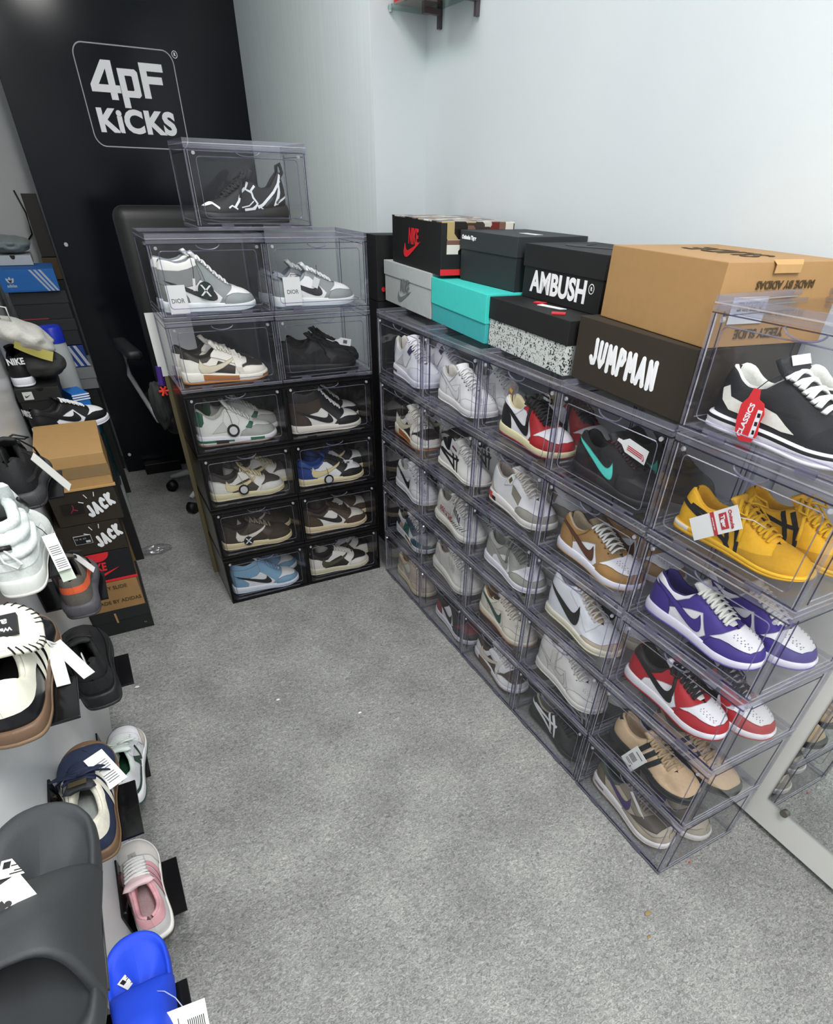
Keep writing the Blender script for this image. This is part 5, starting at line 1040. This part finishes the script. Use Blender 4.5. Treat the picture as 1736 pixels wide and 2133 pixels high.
g.obj('barcode', BLKM, t); text('2', .016, PRINT, t, (-.030, -.001, -.045), bold=.0006); lines(t, [(-.036, -.026, -.01, .008), (-.012, -.0105, -.03, .03)])
# ------------------------------------------------------------------ mirror panel on the right wall
t = thing('mirror_panel', 'white board with clipped mirror on the right wall beyond the boxes', 'mirror', (.378, -1.50, .022))
G().box(0, .020, -1.60, 0, 0, 1.02).obj('backing_board', tex_mat('off_white_board', plaster('#cfcfcb', '#dadad6', .45, 4)), t, bevel=.002)
mm = bpy.data.materials.new('mirror_silver'); mm.use_nodes = True; b_ = mm.node_tree.nodes['Principled BSDF']; b_.inputs['Metallic'].default_value = 1; b_.inputs['Roughness'].default_value = .015; b_.inputs['Base Color'].default_value = (.80, .84, .82, 1)
G().box(-.005, -.0004, -1.56, -.357, .108, .98).obj('mirror_glass', mm, t, bevel=.0012)
for y in (-.412, -1.0):
    c = G().tube([(-.0045, y, .106), (-.012, y, .106)], .011, 16).obj('mirror_clip', mat('#5d5a50', .3, 'plain'), t, smooth=False)
# ------------------------------------------------------------------ glass wall shelf in the corner, high up
t = thing('glass_shelf', 'small glass wall shelf high in the back corner', 'shelf', (.40, .35, 1.895))
G().box(-.150, -.001, -.363, -.001, 0, .009).obj('glass_plate', GLASS, t)
for y in (-.105, -.345): G().box(-.014, -.001, y - .007, y + .007, -.045, .16).obj('upright', mat('#4b4347', .4, 'plain'), t)
G().box(-.070, -.006, -.115, -.095, -.014, -.0005).obj('support_arm', mat('#574549', .4, 'plain'), t)
G().box(-.070, -.006, -.355, -.335, -.014, -.0005).obj('support_arm', mat('#574549', .4, 'plain'), t)
g = G()
for x, y in ((-.143, -.008), (-.143, -.355)): g.tube([(x, y, -.006), (x, y, .013)], .006, 10)
g.obj('glass_clips', mat('#9fa6a8', .3, 'plain'), t)
t, W = carton('red box standing on the glass corner shelf', (.262, .215), (.385, .215), 1.9045, .12, .08, '#b8242c', None, 0, None)
t, W = carton('pale grey box standing on the glass corner shelf', (.265, .0), (.385, .0), 1.9045, .19, .11, '#b7bcbb', None, 0, None)
# ------------------------------------------------------------------ office chair in the dark recess
t = thing('office_chair', 'black office chair behind the left stack of boxes', 'chair', (-.47, 1.08, 0), R(6)); CH = mat('#1d1d1e', .45, 'leather'); CHR = mat('#b9bbbd', .15, 'plain')
def pad(x0, x1, y0, y1, z0, z1, r=.045, m=CH, nm='seat'):
    g = G().box(x0, x1, y0, y1, z0, z1); me = g.mesh(nm, m); bm = bmesh.new(); bm.from_mesh(me); bmesh.ops.bevel(bm, geom=bm.edges[:], offset=r, segments=5, profile=.5, affect='EDGES', clamp_overlap=True); bm.to_mesh(me); bm.free()
    me.polygons.foreach_set('use_smooth', [True] * len(me.polygons)); return link(nm, me, t)
pad(-.27, .27, -.10, .42, .44, .54, .04, nm='seat'); pad(-.28, .28, -.23, -.12, .62, 1.36, .045, nm='backrest')
for sx in (-1, 1):
    a = pad(sx * .335 - .035, sx * .335 + .035, -.14, .20, .80, .845, .02, nm='armrest')
    G().tube([(0, .16, -.01), (0, .20, -.12), (-sx * .06, .10, -.33), (-sx * .12, .02, -.33)], .012, 8).obj('arm_bar', CHR, a, smooth=True).location = (sx * .335, -.02, .80)
G().tube([(0, .15, .16), (0, .15, .45)], .03, 12).obj('gas_column', BLKM, t, smooth=True)
for k in range(5):
    a = R(146 + 72 * k); c, s_ = math.cos(a), math.sin(a)
    leg = G().tube([(.03 * c, .15 + .03 * s_, .13), (.2 * c, .15 + .2 * s_, .115), (.30 * c, .15 + .30 * s_, .085)], [.02, .017, .012], 8).obj('base_leg', CHR, t, smooth=True)
    G().tube([(.31 * c - .02 * s_, .15 + .31 * s_ + .02 * c, .030), (.31 * c + .02 * s_, .15 + .31 * s_ - .02 * c, .030)], .0295, 14).obj('caster', BLKM, leg, smooth=True)
# ------------------------------------------------------------------ odds and ends
o = tag(G().box(-.742, -.06, .304, .322, 0, .865).obj('plywood_board', mat('#6f6549', .7, 'card')), 'plywood board standing upright behind the left stack', 'board')
o = tag(G().box(-.756, -.60, .303, .3055, .866, 1.075).obj('white_card_sheet', mat('#dfe2df', .6, 'plain')), 'white card sheet sticking up behind the left stack', 'card sheet')
o.rotation_euler = (0, 0, 0)
o = tag(G().tube([(-.757, .312, .835), (-.752, .313, .90)], .013, 8).obj('purple_tape_roll', mat('#3d1f78', .6, 'plain')), 'strip of purple tape at the board edge by the left stack', 'tape')
g = G()
for k in range(6): a = k * 1.05; g.tube([(-.757, .306, .815), (-.757 + .018 * math.cos(a), .304 - .004 * math.sin(a * 2), .815 + .018 * math.sin(a))], .004, 5)
o = tag(g.obj('red_ribbon_bow', mat('#e0402f', .6, 'plain')), 'tiny red ribbon bow under the purple tape', 'ribbon')
def crumple(name, m, loc, sc, seed, amp=.35, sub=4, rot=(0, 0, 0)):
    bm = bmesh.new(); bmesh.ops.create_icosphere(bm, subdivisions=sub, radius=1); rnd = random.Random(seed)
    D = [(Vector((rnd.gauss(0, 1), rnd.gauss(0, 1), rnd.gauss(0, 1))).normalized(), rnd.uniform(2, 7), rnd.uniform(0, 6.3)) for _ in range(14)]
    for v in bm.verts:
        k = sum(abs(math.sin(d.dot(v.co) * f + ph)) for d, f, ph in D) / len(D) - .6; v.co *= 1 + amp * k * 2
        v.co = Vector((v.co.x * sc[0], v.co.y * sc[1], v.co.z * sc[2]))
    me = bpy.data.meshes.new(name); bm.to_mesh(me); bm.free(); me.materials.append(m); me.polygons.foreach_set('use_smooth', [sub > 3] * len(me.polygons)); return link(name, me, None, loc, rot)
tag(crumple('plastic_wrapper', FILM, (-.963, .635, .016), (.075, .035, .016), 3, .6), 'crumpled clear plastic wrapper on the carpet', 'wrapper')
o = crumple('black_cloth_bag', mat('#1f2022', .7, 'cloth'), (-.778, .352, .755), (.035, .032, .085), 5, .4); tag(o, 'crumpled dark bag hanging beside the plywood board', 'bag')
G().tube([(.01, 0, .06), (.02, -.015, .10), (.038, -.035, .118)], .004, 6).obj('bag_handle', mat('#8d8576', .6, 'plain'), o, smooth=True)
# white bag and dark cap lying over the aisle cartons
o = crumple('white_shopping_bag', mat('#c9c8c2', .45, 'cloth'), (-1.175, .62, .985), (.105, .10, .042), 9, .35, rot=(0, R(24), 0)); tag(o, 'crumpled white shopping bag with yellow edge on the aisle cartons', 'bag')
g = G(); n = 14
g.grid([[(-.02 + .12 * u, -.092 + .02 * math.sin(3 * u) + .004 * k, -.005 - .018 * k - .012 * math.sin(2.5 * u)) for u in np.linspace(0, 1, n)] for k in range(3)]); g.obj('yellow_print', mat('#c9c06a', .5, 'plain'), o, smooth=True, fix=False)
g = G().tube([(-.06, -.02, .02), (-.09, -.04, .07), (-.05, -.06, .08), (-.03, -.05, .03)], .007, 6, flat=.4); g.obj('bag_handle', mat('#d5d5d0', .5, 'plain'), o, smooth=True)
o = crumple('dark_fabric_cap', mat('#3a3b3a', .8, 'cloth'), (-1.155, .66, .875), (.09, .10, .05), 12, .2); tag(o, 'dark grey cloth cap under the white shopping bag', 'cap')
o = crumple('grey_plastic_bag', mat('#7f8787', .4, 'cloth'), (-1.16, 1.70, 1.185), (.09, .10, .035), 21, .25); tag(o, 'grey plastic bag lying on the white shoe box, far aisle', 'bag')
def bottle(name, label, loc, prof, m, cap, capprof, seg=28):
    t = thing(name, label, 'water bottle' if 'water' in name else 'bottle', loc); G().lathe(prof, seg).obj('body', m, t, smooth=True); G().lathe(capprof, 20).obj('cap', mat(cap, .4, 'plain'), t, smooth=True); return t
t = thing('step_block', 'pale grey step block on the floor under the teal water jug', 'block', (-1.25, 1.16, 0)); G().box(0, .235, 0, .26, 0, .12).obj('block', mat('#8f9494', .7, 'plain'), t, bevel=.004)
bottle('water_jug', 'large teal water jug with dark blue cap in the aisle', (-1.115, 1.29, .121), [(0, 0), (.085, 0), (.095, .01), (.098, .12), (.094, .135), (.098, .15), (.098, .28), (.094, .295), (.098, .31), (.096, .40), (.075, .47), (.035, .51), (.028, .53), (.028, .56)], TEAL, '#1a2a5c', [(.032, .545), (.033, .585), (.025, .592), (0, .592)])
o = carton('narrow dark carton under the white bottle in the aisle', (-1.15, .95), (-1.04, .95), 0, .12, .62, DK, None, 0, AG)[0]
bottle('white_bottle', 'white bottle with bright blue cap behind the shopping bag', (-1.092, 1.01, .6205), [(0, 0), (.045, 0), (.05, .008), (.05, .20), (.046, .235), (.044, .26), (.044, .268)], mat('#b4b9bb', .4, 'plain'), '#1a2fb0', [(.046, .262), (.046, .315), (.04, .325), (0, .327)])
o = tag(G().box(-.868, -.655, 1.69, 1.758, 0, .062).obj('black_floor_box', mat('#121214', .35, 'plain'), bevel=.003), 'flat black box on the carpet at the sign panel foot', 'box')
g = G(); g.tube([(-1.25, 2.094, 1.20), (-1.198, 2.092, 1.196), (-1.155, 2.092, 1.174), (-1.095, 2.092, 1.164), (-1.055, 2.092, 1.20), (-1.05, 2.092, 1.29), (-1.07, 2.092, 1.38)], .004, 6)
tag(g.obj('black_cable', BLKM, smooth=True), 'thin black cable running along the grey rear wall', 'cable')
for i, (x, y, c, s_) in enumerate(((-.103, -1.916, '#8d7a55', .010), (-.145, -1.963, '#8d7a55', .006), (-.728, -.693, '#e8e8e8', .007), (-.488, -.889, '#ececec', .006), (-1.172, -.393, '#d8d8d8', .009), (.11, -1.86, '#b0302e', .004))):
    o = crumple('carpet_scrap', mat(c, .7, 'plain'), (x, y, s_ * .3), (s_, s_ * .6, s_ * .3), i + 40, .3, 2)
    tag(o, ('tan scrap lying at the right of the carpet', 'smaller tan scrap just below the other tan scrap', 'white fleck on the carpet toward the left cartons', 'white fleck on the carpet near its middle', 'white paper bit at the foot of the left wall', 'tiny red fleck on the carpet before the mirror')[i], 'scrap', 'scraps on the carpet')
